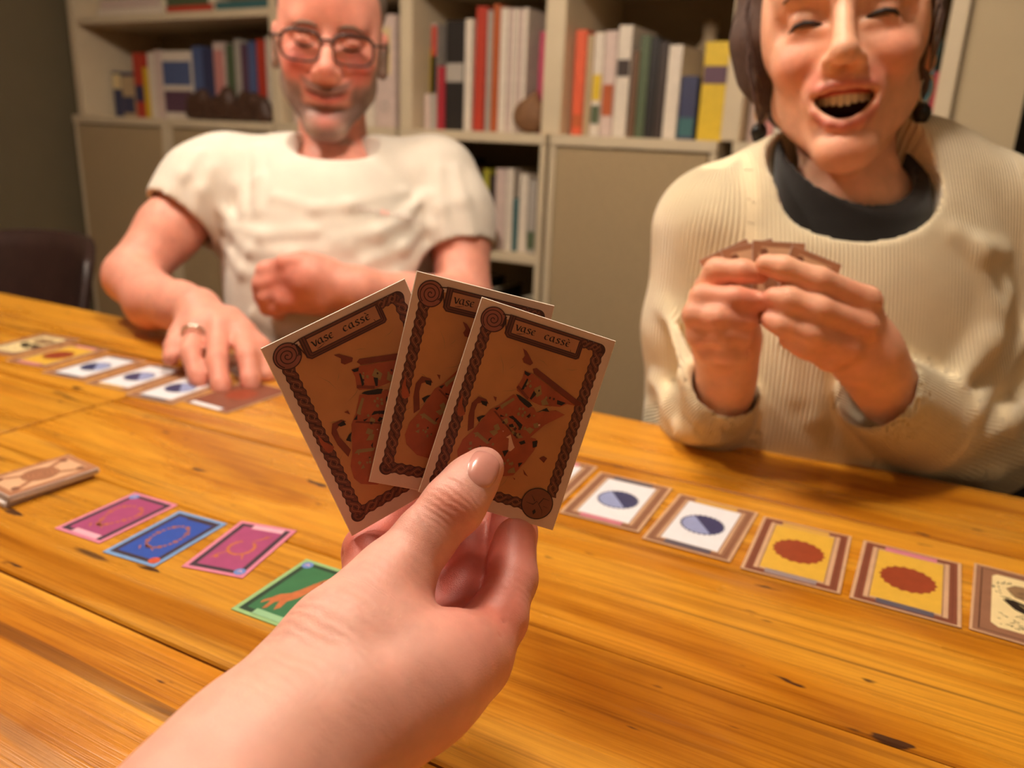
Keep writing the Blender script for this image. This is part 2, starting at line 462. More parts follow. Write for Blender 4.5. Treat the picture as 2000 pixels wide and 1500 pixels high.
# ================================================================== cards
def ribbon(pts, w, closed=False):
    """polyline -> list of quads of width w (w may be a list)"""
    P = [np.array(p, float) for p in pts]; n = len(P)
    ws = w if hasattr(w, '__len__') else [w]*n
    L, Rr = [], []
    for i in range(n):
        a = P[i-1] if (i > 0 or closed) else P[i]; b = P[(i+1) % n] if (i < n-1 or closed) else P[i]
        t = b-a; t = t/(np.linalg.norm(t)+1e-9); q = np.array([-t[1], t[0]])*ws[i]/2
        L.append(P[i]+q); Rr.append(P[i]-q)
    return [[tuple(L[i]), tuple(L[(i+1) % n]), tuple(Rr[(i+1) % n]), tuple(Rr[i])] for i in range(n if closed else n-1)]
def disc(cx, cy, r, n=28, ry=None):
    ry = ry or r
    return [(cx+r*math.cos(2*PI*i/n), cy+ry*math.sin(2*PI*i/n)) for i in range(n)]
def rect(x0, y0, x1, y1): return [(x0, y0), (x1, y0), (x1, y1), (x0, y1)]
def frame_polys(x0, y0, x1, y1, w):
    return [rect(x0, y0, x1, y0+w), rect(x0, y1-w, x1, y1), rect(x0, y0+w, x0+w, y1-w), rect(x1-w, y0+w, x1, y1-w)]
def serrated(cx, cy, rx, ry, n=30, dep=0.09):
    return [(cx+rx*(1-(dep if i % 2 else 0))*math.cos(2*PI*i/(2*n)), cy+ry*(1-(dep if i % 2 else 0))*math.sin(2*PI*i/(2*n))) for i in range(2*n)]

def printed(parent, name, polys, m, layer, mp):
    """flat print on a card: polygons in card millimetres (x right, y down from the top left corner)"""
    v, f = [], []
    for p in polys:
        n = len(v); v += [mp(q[0], q[1], layer) for q in p]; f.append(tuple(range(n, n+len(p)))[::-1])
    me = bpy.data.meshes.new(name); me.from_pydata(v, [], f); me.update()
    return link(name, me, m, parent)

# --- letters of the title, written with a broad pen (strokes in a 0..1 box, y down, x-height = 0.3..1)
GLYPH = {
 'v': ([[(0.0, .32), (.12, .30), (.33, .98), (.42, .98), (.62, .30)]], .68),
 'a': ([[(.50, .36), (.28, .32), (.06, .55), (.06, .82), (.24, .98), (.48, .78)], [(.50, .30), (.50, .82), (.58, .97), (.70, .92)]], .76),
 's': ([[(.46, .40), (.30, .30), (.10, .38), (.10, .52), (.40, .70), (.42, .88), (.22, .99), (.02, .90)]], .56),
 'e': ([[(.46, .42), (.30, .30), (.08, .48), (.06, .78), (.24, .98), (.48, .88)], [(.10, .64), (.42, .60)]], .56),
 'c': ([[(.50, .42), (.30, .30), (.08, .50), (.06, .78), (.24, .98), (.52, .86)]], .60),
}
def lettering(text, x, y, size, sp=1.0):
    out = []
    for ch in text:
        if ch == ' ': x += size*0.62*sp; continue
        g = 'e' if ch == 'é' else ch
        st, adv = GLYPH[g]
        for s in st:
            P = [(x+p[0]*size, y+(p[1]-1)*size) for p in s]
            # smooth the stroke and give it a slanted nib
            Q = []
            for i in range(len(P)-1):
                for t in (0, .33, .66): Q.append((P[i][0]+(P[i+1][0]-P[i][0])*t, P[i][1]+(P[i+1][1]-P[i][1])*t))
            Q.append(P[-1])
            Q2 = [Q[0]]+[((Q[i-1][0]+Q[i][0]*2+Q[i+1][0])/4, (Q[i-1][1]+Q[i][1]*2+Q[i+1][1])/4) for i in range(1, len(Q)-1)]+[Q[-1]]
            for a, b in zip(Q2[:-1], Q2[1:]):
                nb = (0.075*size, -0.035*size)
                out.append([(a[0]-nb[0], a[1]-nb[1]), (a[0]+nb[0], a[1]+nb[1]), (b[0]+nb[0], b[1]+nb[1]), (b[0]-nb[0], b[1]-nb[1])])
                out += ribbon([a, b], 0.055*size)
        if ch == 'é':
            out += ribbon([(x+.12*size, y-.98*size), (x+.34*size, y-.82*size)], [0.13*size, 0.05*size])
        x += adv*size*sp
    return out

def braid(p0, p1, wid=4.6, period=4.4):
    """two-strand interlace from p0 to p1: returns (dark base, strand shadows, strands, light lines)"""
    p0 = np.array(p0, float); p1 = np.array(p1, float); L = np.linalg.norm(p1-p0)
    t = (p1-p0)/L; q = np.array([-t[1], t[0]])
    n = max(1, round(L/period)); T = L/n; am = wid*0.27
    P = lambda s, o: tuple(p0+t*s+q*o)
    N = n*16
    up = [P(L*i/N, wid*0.5-0.35*wid*0.28*(1-math.cos(4*PI*i/16))*0.5) for i in range(N+1)]
    lo = [P(L*i/N, -wid*0.5+0.35*wid*0.28*(1-math.cos(4*PI*i/16))*0.5) for i in range(N+1)]
    base = [[up[i], up[i+1], lo[i+1], lo[i]] for i in range(N)]
    sh, st, li = [], [], []
    sw = wid*0.34
    fA = lambda s: am*math.cos(2*PI*s/T); fB = lambda s: -am*math.cos(2*PI*s/T)
    def seg(f, a, b, k=10): return [P(a+(b-a)*i/k, f(a+(b-a)*i/k)) for i in range(k+1)]
    for c in range(n):
        s0 = c*T
        st += ribbon(seg(fA, s0, s0+T, 20), sw); st2 = ribbon(seg(fB, s0, s0+T, 20), sw); st += st2
        li += ribbon(seg(fA, s0+0.30*T, s0+0.70*T), sw*0.16); li += ribbon(seg(fB, s0+0.30*T, s0+0.70*T), sw*0.16)
    top_sh, top_st, top_li = [], [], []
    for c in range(n):
        s0 = c*T
        for f, a, b in ((fA, 0.10, 0.40), (fB, 0.60, 0.90)):
            top_sh += ribbon(seg(f, s0+a*T, s0+b*T), sw*1.5)
            top_st += ribbon(seg(f, s0+a*T, s0+b*T), sw*0.92)
            top_li += ribbon(seg(f, s0+a*T, s0+b*T), sw*0.16)
    return base, st, li, top_sh, top_st, top_li

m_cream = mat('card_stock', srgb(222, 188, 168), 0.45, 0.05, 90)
m_edge_lit = mat('card_edge_lit', srgb(244, 228, 210), 0.6, 0.03, 90)  # paler than the stock: paints in the lit rim of the held cards
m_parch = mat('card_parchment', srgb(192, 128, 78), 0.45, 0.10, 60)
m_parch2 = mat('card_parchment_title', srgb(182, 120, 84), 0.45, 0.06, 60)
m_bdark = mat('print_dark_brown', srgb(70, 32, 24), 0.45, 0.1, 100)
m_bmid = mat('print_brown', srgb(112, 58, 42), 0.45, 0.1, 100)
m_bli = mat('print_light_brown', srgb(158, 96, 66), 0.45, 0.1, 100)
m_terra = mat('print_terracotta', srgb(164, 76, 44), 0.45, 0.14, 150)
m_terra2 = mat('print_terracotta_dark', srgb(122, 50, 28), 0.45, 0.14, 150)
m_olive = mat('print_olive', srgb(150, 118, 72), 0.45, 0.1, 150)
m_ink = mat('print_ink', srgb(34, 16, 14), 0.45, 0.1, 150)
m_pale = mat('print_pale', srgb(226, 176, 150), 0.45, 0.05, 150)
m_rose = mat('print_rose_brown', srgb(150, 84, 70), 0.45, 0.1, 100)

m_seal_b = mat('print_seal_brown', srgb(128, 72, 50), 0.45, 0.1, 100)
VASE = dict(
 rim=[[(30.1,22.5),(31.6,21.7),(55.1,30.4),(55.3,31.7),(53.3,32.0),(31.1,24.0)]],
 upper=[[(27.0,24.2),(30.8,24.6),(53.4,32.3),(49.3,32.7),(46.8,34.8),(38.6,36.7),(32.1,36.1),(26.6,33.6),(25.9,32.3),(27.2,27.8)]],
 shard=[[(23.3,15.4),(25.3,16.0),(29.5,20.1),(28.6,21.4),(25.5,21.1),(24.5,19.8),(25.2,18.1)]],
 body=[[(25.7,35.5),(21.2,42.0),(18.1,45.0),(13.6,56.3),(10.9,60.7),(10.1,66.2),(11.6,69.9),(17.1,73.6),(25.6,74.3),(32.0,71.4),(36.6,69.6),(39.6,62.8),(41.8,56.9),(42.4,52.5),(40.9,51.3),(38.4,51.5),(42.8,44.4),(49.9,37.5),(45.4,36.8),(37.6,40.2),(36.0,38.6),(31.9,38.8),(28.5,36.2)]],
 handle=[[(11.7,56.8),(10.0,50.1),(9.7,44.5),(11.6,41.0),(15.3,41.2),(16.8,42.8),(14.3,42.8),(12.1,44.0),(11.9,47.4),(13.8,54.6)]],
 black=[[(26.6,35.2),(28.2,35.2),(33.3,36.8),(35.0,37.8),(33.7,39.3),(31.3,38.4),(28.8,37.1)],[(13.1,42.4),(16.0,42.0),(16.2,44.1),(14.0,43.7)],[(13.6,50.0),(15.6,48.4),(17.0,48.0),(15.6,49.9),(15.1,51.6)],[(26.5,45.6),(28.2,44.6),(33.5,47.2),(33.5,48.8),(32.8,49.0),(29.3,46.3)],[(34.3,54.9),(36.4,53.4),(37.3,54.5),(35.6,55.8)],[(39.9,52.9),(41.9,51.8),(42.5,54.5),(41.0,55.5)],[(37.6,40.2),(41.3,37.0),(43.0,38.3),(39.8,38.7)],[(44.6,32.3),(48.6,32.4),(47.1,34.1),(45.0,34.0)],[(33.6,31.5),(35.1,32.6),(33.7,35.6),(32.9,35.3)],[(29.1,27.2),(29.7,27.5),(29.2,32.3),(28.1,32.7)],[(22.9,45.7),(25.1,46.1),(23.2,46.6)],[(27.8,48.9),(29.3,47.9),(30.3,49.2),(28.4,49.8)],[(28.7,60.7),(31.3,59.4),(30.4,62.9)],[(37.0,63.8),(38.8,63.0),(37.8,65.5)],[(19.7,43.8),(21.8,42.4),(20.9,44.4)],[(34.0,43.4),(35.3,40.9),(35.0,43.1)],[(21.5,57.1),(22.8,56.2),(21.5,58.6)],[(27.0,24.4),(30.0,24.9),(29.2,26.2),(27.6,25.8)]],
 light=[[(14.3,56.8),(16.0,55.8),(22.6,58.8),(21.4,59.7)],[(20.6,54.2),(23.1,52.4),(24.5,53.5),(23.1,55.5)],[(24.3,48.4),(26.2,46.2),(27.3,48.0),(26.2,49.4)],[(35.3,48.7),(36.9,47.2),(39.1,47.6),(37.9,50.1)],[(37.8,45.4),(39.6,44.3),(40.7,46.1),(39.0,47.1)],[(33.3,30.5),(35.7,28.3),(37.4,31.9),(35.5,34.0)],[(37.9,34.9),(39.3,32.9),(41.7,35.3),(39.0,36.6)],[(14.0,64.0),(15.7,62.7),(15.7,64.5)],[(31.4,52.5),(33.0,51.0),(35.5,52.4),(33.3,53.6)],[(21.6,51.3),(23.2,49.7),(24.9,51.8),(23.4,53.4)],[(33.9,67.7),(35.9,66.0),(37.2,68.3),(34.8,69.0)],[(27.4,50.0),(29.5,50.0),(30.6,51.7)],[(21.6,41.9),(26.1,36.9),(26.9,37.7),(22.6,43.2)],[(29.3,29.0),(30.0,28.6),(29.6,31.6),(29.0,31.8)]],
 white=[[(30.5,57.6),(29.7,54.6),(28.4,54.5),(29.9,52.7),(30.9,54.3),(32.0,56.0),(33.4,57.7),(32.2,59.7),(31.0,60.0)],[(40.0,44.9),(40.8,44.6),(41.0,45.4),(40.2,45.7)],[(26.0,52.2),(26.6,52.0),(26.5,52.7)]],
 frag=[[(45.1,59.1),(46.7,57.6),(48.5,58.1),(47.7,60.5)],[(39.8,65.7),(43.0,68.3),(41.0,67.8)],[(17.6,39.0),(19.1,39.0),(19.3,41.0)],[(36.9,70.5),(38.0,70.8),(37.7,71.4)]],
 stripe=[[(19.6,45.1),(20.5,44.8),(33.8,53.4),(32.8,53.7)],[(30.9,24.2),(31.1,23.6),(53.8,31.6),(53.3,32.2)],[(25.9,32.3),(26.6,31.2),(32.6,35.0),(32.1,36.1)]],
)
def vase_card(TL, TR, BL, label):
    W, H = 61.0, 88.0
    TL, TR, BL = (np.array(p) for p in (TL, TR, BL))
    ux = (TR-TL)/W; vy = (BL-TL)/H; nn = np.cross(vy, ux); nn = nn/np.linalg.norm(nn)
    cen = TL+ux*W/2+vy*H/2
    mp = lambda x, y, l: tuple(TL+ux*x+vy*y+nn*(l*0.00004)-cen)
    root = empty('vase_card', tuple(cen), label, 'card', 'cards held in the foreground hand')
    ch = 0.28                        # slightly rounded card edge, shaped to catch the light
    ring = lambda e, t: [tuple(TL+ux*x+vy*y-nn*t-cen) for x, y in ((-e, -e), (W+e, -e), (W+e, H+e), (-e, H+e))]
    vs = ring(0, 0)+ring(ch, 0.00045)+ring(ch, 0.00050)+ring(0, 0.00070)
    fs = [(3, 2, 1, 0), (12, 13, 14, 15)]
    for k in range(3):
        for i in range(4): j = (i+1) % 4; fs.append((k*4+i, k*4+j, k*4+4+j, k*4+4+i))
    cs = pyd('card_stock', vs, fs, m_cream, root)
    cs.data.materials.append(m_edge_lit)
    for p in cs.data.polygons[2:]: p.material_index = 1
    pr = lambda name, polys, m, l: printed(root, name, polys, m, l, mp)
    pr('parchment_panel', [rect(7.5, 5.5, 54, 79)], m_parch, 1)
    # thin old scratches of the parchment
    rr = random.Random(7); sc = []
    for i in range(16):
        x, y, a, l = rr.uniform(9, 50), rr.uniform(14, 74), rr.uniform(0, PI), rr.uniform(3, 10)
        sc += ribbon([(x, y), (x+l*.5*math.cos(a), y+l*.5*math.sin(a)), (x+l*math.cos(a+.15), y+l*math.sin(a+.15))], [.05, .22, .04])
    pr('scratches', [[(max(8, min(53.5, q[0])), max(6, min(78.5, q[1]))) for q in p] for p in sc], m_olive, 2)
    # braided border
    parts = [braid((5.7, 9), (5.7, 81.5), 5.2, 7.4), braid((55.3, 7), (55.3, 74), 5.2, 7.4), braid((8, 80.6), (45, 80.6), 5.0, 7.4), braid((46, 5.2), (55.5, 5.2), 4.2, 4.8)]
    B = [sum([p[i] for p in parts], []) for i in range(6)]
    B[0] += [disc(5.6, 81.2, 3.0), disc(55.2, 5.9, 2.9)]
    br = pr('braided_border', B[0], m_bdark, 2)
    pr('braid_strands', B[1], m_bmid, 3); pr('braid_shadow', B[3], m_bdark, 4); pr('braid_over', B[4], m_bmid, 5); pr('braid_lines', B[2]+B[5], m_bli, 6)
    knob = []
    for cx, cy in ((5.6, 81.2), (55.2, 5.9)):
        knob += ribbon([(cx+(2.3-.28*a)*math.cos(a+.5), cy+(2.3-.28*a)*math.sin(a+.5)) for a in np.linspace(0, 6.6, 34)], .7)
    pr('corner_knots', knob, m_bmid, 5)['kind'] = 'stuff'
    # spiral medallion
    pr('spiral_medallion', [disc(7.4, 7.4, 5.5, 40)], m_rose, 6)
    sp = ribbon([(7.4+5.3*math.cos(a), 7.4+5.3*math.sin(a)) for a in np.linspace(0, 2*PI, 48)], .45)
    sp += ribbon([(7.4+(4.6-.265*a)*math.cos(a+2.2), 7.4+(4.6-.265*a)*math.sin(a+2.2)) for a in np.linspace(0, 16.5, 110)], .42)
    pr('spiral_line', sp, m_bdark, 7)
    # title plate
    pr('title_plate', [[(13.6, 3.0), (48.0, 3.0), (48.0, 12.2), (46.8, 13.0), (15.2, 13.0), (13.6, 11.6)]], m_bmid, 4)
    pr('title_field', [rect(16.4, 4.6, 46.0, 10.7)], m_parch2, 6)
    ln = []
    for o in (0.0, 1.0, 2.2):
        ln += ribbon([(14.0+o, 3.4), (14.0+o, 11.3-o*.35), (15.3+o*.6, 12.7-o*.9), (46.6-o*.5, 12.7-o*.9), (47.6-o*.75, 11.6-o*.35), (47.6-o*.75, 4.8)], .42)
    ln += ribbon([(14.5, 3.2), (55, 3.2)], .4)+ribbon([(16, 4.4), (46.4, 4.4)], .42)+ribbon([(10.6, 4.0), (14.0, 3.4)], .5)+ribbon([(12.3, 5.0), (14.0, 10.8)], .4)
    ln += ribbon([(12.9, 7.0), (10.8, 9.2)], .4)+ribbon([(12.2, 4.6), (12.0, 9.4)], .9)
    pr('title_lines', ln, m_bdark, 7)
    tx = lettering('vase', 17.4, 8.9, 3.5, 1.02)+lettering('cassé', 30.6, 8.9, 3.5, 1.12)
    tx += ribbon([(18.6, 10.1), (20.0, 9.9), (22.4, 9.2)], [.1, .25, .08])+ribbon([(43.2, 9.6), (43.5, 10.4)], .2)
    pr('title_lettering', tx, m_ink, 8)
    # the broken jug
    pr('vase_body', VASE['body'], m_terra, 7); pr('vase_neck', VASE['upper'], m_terra, 7)
    pr('vase_rim', VASE['rim'], m_terra2, 8); pr('vase_shard', VASE['shard'], m_terra2, 8); pr('vase_handle', VASE['handle'], m_terra2, 8)
    pr('vase_fragments', VASE['frag'], m_terra2, 8)['kind'] = 'stuff'
    pr('vase_bands', VASE['stripe'], m_terra2, 9)
    pr('vase_mosaic', VASE['light'], m_olive, 9)
    # small mosaic tiles scattered over the belly and neck
    rt = random.Random(3); tl, td = [], []
    for ax, ay, bx, by, w_, n_ in ((22, 44, 36, 52, 5, 16), (15, 60, 36, 66, 6, 20), (30, 41, 40, 45, 3, 9), (29, 29, 44, 33.5, 2.5, 8)):
        for i in range(n_):
            t = rt.random(); cx = ax+(bx-ax)*t+rt.uniform(-1, 1); cy = ay+(by-ay)*t+rt.uniform(-w_, w_)*.6; q = rt.uniform(.35, .8); r_ = rt.uniform(0, 1.5)
            (tl if rt.random() < .6 else td).append([(cx+q*math.cos(r_+k*PI/2), cy+1.3*q*math.sin(r_+k*PI/2)) for k in range(4)])
    pr('mosaic_tiles', tl, m_olive, 9.5)['kind'] = 'stuff'; pr('dark_tiles', td, m_bdark, 9.5)['kind'] = 'stuff'
    pr('vase_cracks', VASE['black'], m_ink, 10)
    pr('vase_highlights', VASE['white'], m_pale, 10)
    pr('border_break', [[(4.9,50.0),(4.3,46.6),(4.8,41.8),(5.9,46.1),(8.5,50.0),(7.2,51.4),(5.6,51.4)]], m_terra, 9)
    # round seal at the lower right corner
    pr('seal', [disc(50.6, 78.6, 7.0, 44)], m_seal_b, 9)
    se = ribbon([(50.6+6.85*math.cos(a), 78.6+6.85*math.sin(a)) for a in np.linspace(0, 2*PI, 60)], .4)
    se += ribbon([(45.8, 79.2), (49, 79.4), (50.2, 77.6), (51.3, 78.6), (52.6, 75.6), (55.4, 75.8)], [.1, .35, .3, .3, .35, .1])
    se += ribbon([(49.2, 77.8), (47.0, 75.4)], [.3, .08])+ribbon([(51.3, 78.6), (53.6, 81), (54.2, 83.4)], [.25, .2, .06])+ribbon([(53.6, 79), (55.8, 79.2)], [.2, .06])
    se += [[(50.4, 81.2), (51.2, 82.4), (50.4, 83.8), (49.6, 82.4)]]
    pr('seal_cracks', se, m_ink, 10)
    return root

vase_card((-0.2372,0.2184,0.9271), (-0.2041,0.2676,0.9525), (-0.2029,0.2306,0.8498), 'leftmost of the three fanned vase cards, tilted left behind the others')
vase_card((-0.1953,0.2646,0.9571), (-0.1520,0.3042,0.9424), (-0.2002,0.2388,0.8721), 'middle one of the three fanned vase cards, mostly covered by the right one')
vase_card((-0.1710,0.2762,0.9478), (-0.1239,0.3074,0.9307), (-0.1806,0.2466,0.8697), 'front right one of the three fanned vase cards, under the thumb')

# ------------------------------------------------------------------ cards lying on the table
def table_card(name, W, H, x, y, ang, label, group, stock, lift=0.0, cat='card', grouped=True):
    o = MB().box((-W/2000, -H/2000, 0.0), (W/2000, H/2000, 0.0004)).build(name, stock)
    o.location = (x, y, TZ+0.00005+lift); o.rotation_euler = (0, 0, math.radians(ang))
    tag(o, label, cat, group)
    mp = lambda px, py, l: ((px-W/2)/1000, (H/2-py)/1000, 0.0004+l*0.00004)
    return o, (lambda nm, polys, m, l: printed(o, nm, polys, m, l, mp))

m_cbrown = mat('coin_card_brown', srgb(150, 104, 78), 0.4, 0.08, 120)
m_ctan = mat('coin_card_tan', srgb(206, 166, 132), 0.4, 0.06, 120)
m_cred = mat('coin_card_redbrown', srgb(132, 72, 52), 0.4, 0.08, 120)
m_white = mat('coin_card_white', srgb(232, 232, 240), 0.4, 0.02, 120)
m_yellow = mat('coin_card_yellow', srgb(222, 174, 62), 0.4, 0.05, 120)
m_bluel = mat('coin_blue_light', srgb(150, 160, 205), 0.4, 0.05, 120)
m_blued = mat('coin_blue_dark', srgb(58, 62, 104), 0.4, 0.08, 120)
m_rust = mat('coin_rust', srgb(150, 62, 34), 0.4, 0.1, 120)
m_pink = mat('strip_pink', srgb(206, 124, 142), 0.4, 0.06, 120)
m_slate = mat('strip_slate', srgb(92, 86, 100), 0.4, 0.06, 120)
m_gold = mat('strip_gold', srgb(214, 164, 78), 0.4, 0.06, 120)
m_greyst = mat('strip_grey', srgb(150, 134, 136), 0.4, 0.06, 120)
m_strip_ink = mat('strip_ink', srgb(96, 66, 70), 0.4, 0.1, 200)

def coin_card(x, y, ang, kind, top, bot, label, group='round-emblem cards in the long table row', flip=False):
    o, pr = table_card('emblem_card', 63, 89, x, y, ang+(180 if flip else 0), label, group, m_ctan)
    outer = m_cbrown if kind == 'white' else m_cred
    pr('outer_frame', frame_polys(2.2, 1.6, 60.8, 87.4, 6.0 if kind == 'white' else 5.0), outer, 1)
    pr('frame_lines', frame_polys(4.6, 4.6, 58.4, 84.4, .6)+frame_polys(10.2, 7.0, 52.8, 82.0, .5), m_bmid, 2)
    pr('centre_panel', [rect(11, 9.5, 52, 79.5)], m_white if kind == 'white' else m_yellow, 2)
    if kind == 'white':
        pr('disc_rim', [serrated(31.5, 44.5, 17, 17, 26, .10)], m_blued, 3)
        pr('disc', [disc(31.5, 44.5, 14.8, 36)], m_bluel, 4)
        a0 = math.radians(-128)
        pr('disc_shade', [[(31.5+14.8*math.cos(a), 44.5+14.8*math.sin(a)) for a in np.linspace(a0, a0+PI, 24)]], m_blued, 5)
    else:
        pr('sun_disc', [serrated(31.5, 44.5, 18, 18, 18, .10)], m_rust, 3)
    pr('top_strip', [rect(15, 3.0, 48, 9.0)], top, 4); pr('bottom_strip', [rect(15, 80.0, 48, 86.0)], bot, 4)
    return o
coin_card(-0.277, 0.553, 4, 'white', m_pink, m_slate, 'emblem card of the row half hidden behind the front right vase card')
coin_card(-0.2080, 0.5480, 3.5, 'white', m_slate, m_pink, 'white card with half-dark blue disc, pink strip at its near edge')
coin_card(-0.1385, 0.5440, 1.5, 'white', m_gold, m_slate, 'white card with half-dark blue disc, gold strip at its far edge')
coin_card(-0.0690, 0.5430, 3.5, 'yellow', m_gold, m_greyst, 'yellow card with rust sun disc, gold strip at its far edge')
coin_card(0.0010, 0.5450, 1.8, 'yellow', m_pink, m_slate, 'yellow card with rust sun disc, pink strip at its far edge')
coin_card(-0.7050, 0.535, 8, 'white', m_slate, m_gold, 'white blue-disc card nearest to the fingers of the man', flip=True)
coin_card(-0.7730, 0.535, 8, 'white', m_gold, m_slate, 'white blue-disc card, middle of three beside the hand of the man', flip=True)
coin_card(-0.8430, 0.530, 8, 'white', m_slate, m_slate, 'white blue-disc card next to the far yellow card', flip=True)
coin_card(-0.9180, 0.533, 9, 'yellow', m_pink, m_pink, 'yellow card with rust disc at the far left of the row', flip=True)
# card being laid down under the fingers
o, pr = table_card('emblem_card', 63, 89, -0.637, 0.552, 1, 'brown card with a white strip pressed under the fingers of the man', 'round-emblem cards in the long table row', m_ctan)
pr('outer_frame', [rect(2, 1.5, 61, 87.5)], m_cred, 1); pr('near_strip', [rect(8, 80, 50, 87)], m_white, 2); pr('frame_lines', frame_polys(5, 5, 58, 78, .8), m_bdark, 2)
pr('picture', [serrated(31.5, 40, 17, 17, 18, .1)], m_rust, 2)
# portrait cards at both ends of the row
m_cream2 = mat('portrait_cream', srgb(238, 214, 160), 0.4, 0.05, 60)
m_sepia = mat('portrait_sepia', srgb(150, 116, 82), 0.4, 0.2, 60)
m_umber = mat('portrait_umber', srgb(44, 32, 24), 0.4, 0.2, 60)
def portrait_card(x, y, ang, label):
    o, pr = table_card('portrait_card', 63, 94, x, y, ang, label, 'engraved portrait cards at the ends of the row', m_ctan)
    pr('outer_frame', [rect(1.5, 1.5, 61.5, 92.5)], m_cbrown, 1)
    pr('frame_lines', frame_polys(4.5, 4.5, 58.5, 89.5, .7), m_bdark, 2)
    pan = [(11, 13), (14, 9.5), (49, 9.5), (52, 13), (52, 78), (48, 82), (15, 82), (11, 78)]
    pr('engraving_panel', [pan], m_cream2, 2)
    rr = random.Random(5); hat = []
    for i in range(46):
        a = rr.uniform(2.2, 7.2); r0 = rr.uniform(.9, 1.12)
        px, py = 33+19*r0*math.cos(a), 30+14*r0*math.sin(a); hat += ribbon([(px, py), (px+2.4*math.cos(a+1.2), py+2.4*math.sin(a+1.2))], [.9, .3])
    pr('foliage_wreath', hat, m_umber, 3)['kind'] = 'stuff'
    pr('shaded_face', [[(19, 27), (24, 20), (36, 18), (46, 22), (50, 30), (47, 38), (36, 41), (24, 37)]], m_sepia, 4)
    pr('dark_cloak', [[(17, 44), (23, 41), (33, 45), (42, 44), (52, 46), (52, 58), (45, 62), (33, 59), (24, 54)]], m_umber, 4)
    hat = []
    for i in range(40):
        px, py = rr.uniform(14, 46), rr.uniform(60, 79); hat += ribbon([(px, py), (px+rr.uniform(1, 4), py+rr.uniform(-1.6, 1.6))], [.3, .8])
    for i in range(18):
        px, py = rr.uniform(22, 44), rr.uniform(22, 38); hat += ribbon([(px, py), (px+rr.uniform(-4, 4), py+rr.uniform(-.6, 1.5))], [1.0, .3])
    for i in range(8):
        px, py = rr.uniform(24, 44), rr.uniform(47, 55); hat2 = 0
    pr('hatching', hat, m_umber, 5)['kind'] = 'stuff'
    pr('cloak_folds', ribbon([(26, 46), (31, 50), (38, 51), (47, 57)], [.2, .8, .7, .2])+ribbon([(36, 57), (40, 54), (46, 55), (50, 60)], [.3, 1.6, 1.2, .4]), m_cream2, 6)
portrait_card(0.0700, 0.5500, -0.6, 'cream card with a sepia engraved figure at the right frame edge')
portrait_card(-0.9900, 0.540, 9, 'cream engraved card at the far left end of the row')

# coloured jewellery cards near the photographer
m_mag = mat('card_magenta', srgb(168, 70, 120), 0.4, 0.06, 100); m_magl = mat('card_pink_edge', srgb(220, 130, 160), 0.45, 0.04, 100)
m_blue = mat('card_blue', srgb(40, 78, 176), 0.4, 0.06, 100); m_bluee = mat('card_blue_edge', srgb(120, 160, 214), 0.45, 0.04, 100)
m_grn = mat('card_green', srgb(52, 116, 74), 0.4, 0.06, 100); m_grne = mat('card_green_edge', srgb(150, 190, 130), 0.45, 0.04, 100)
m_jew = mat('print_bronze', srgb(178, 104, 76), 0.4, 0.15, 300)
m_fdk = mat('print_frame_dark', srgb(62, 46, 60), 0.4, 0.1, 100)
m_fgr = mat('print_frame_green', srgb(34, 62, 44), 0.4, 0.1, 100)
m_fox = mat('print_orange_brown', srgb(196, 110, 62), 0.4, 0.12, 200)
m_seal = mat('print_seal_blue', srgb(110, 140, 206), 0.4, 0.1, 200); m_seal2 = mat('print_seal_red', srgb(204, 84, 52), 0.4, 0.1, 200)
m_plp = mat('label_pink', srgb(238, 176, 196), 0.4, 0.03, 100); m_plg = mat('label_green', srgb(150, 196, 150), 0.4, 0.03, 100)
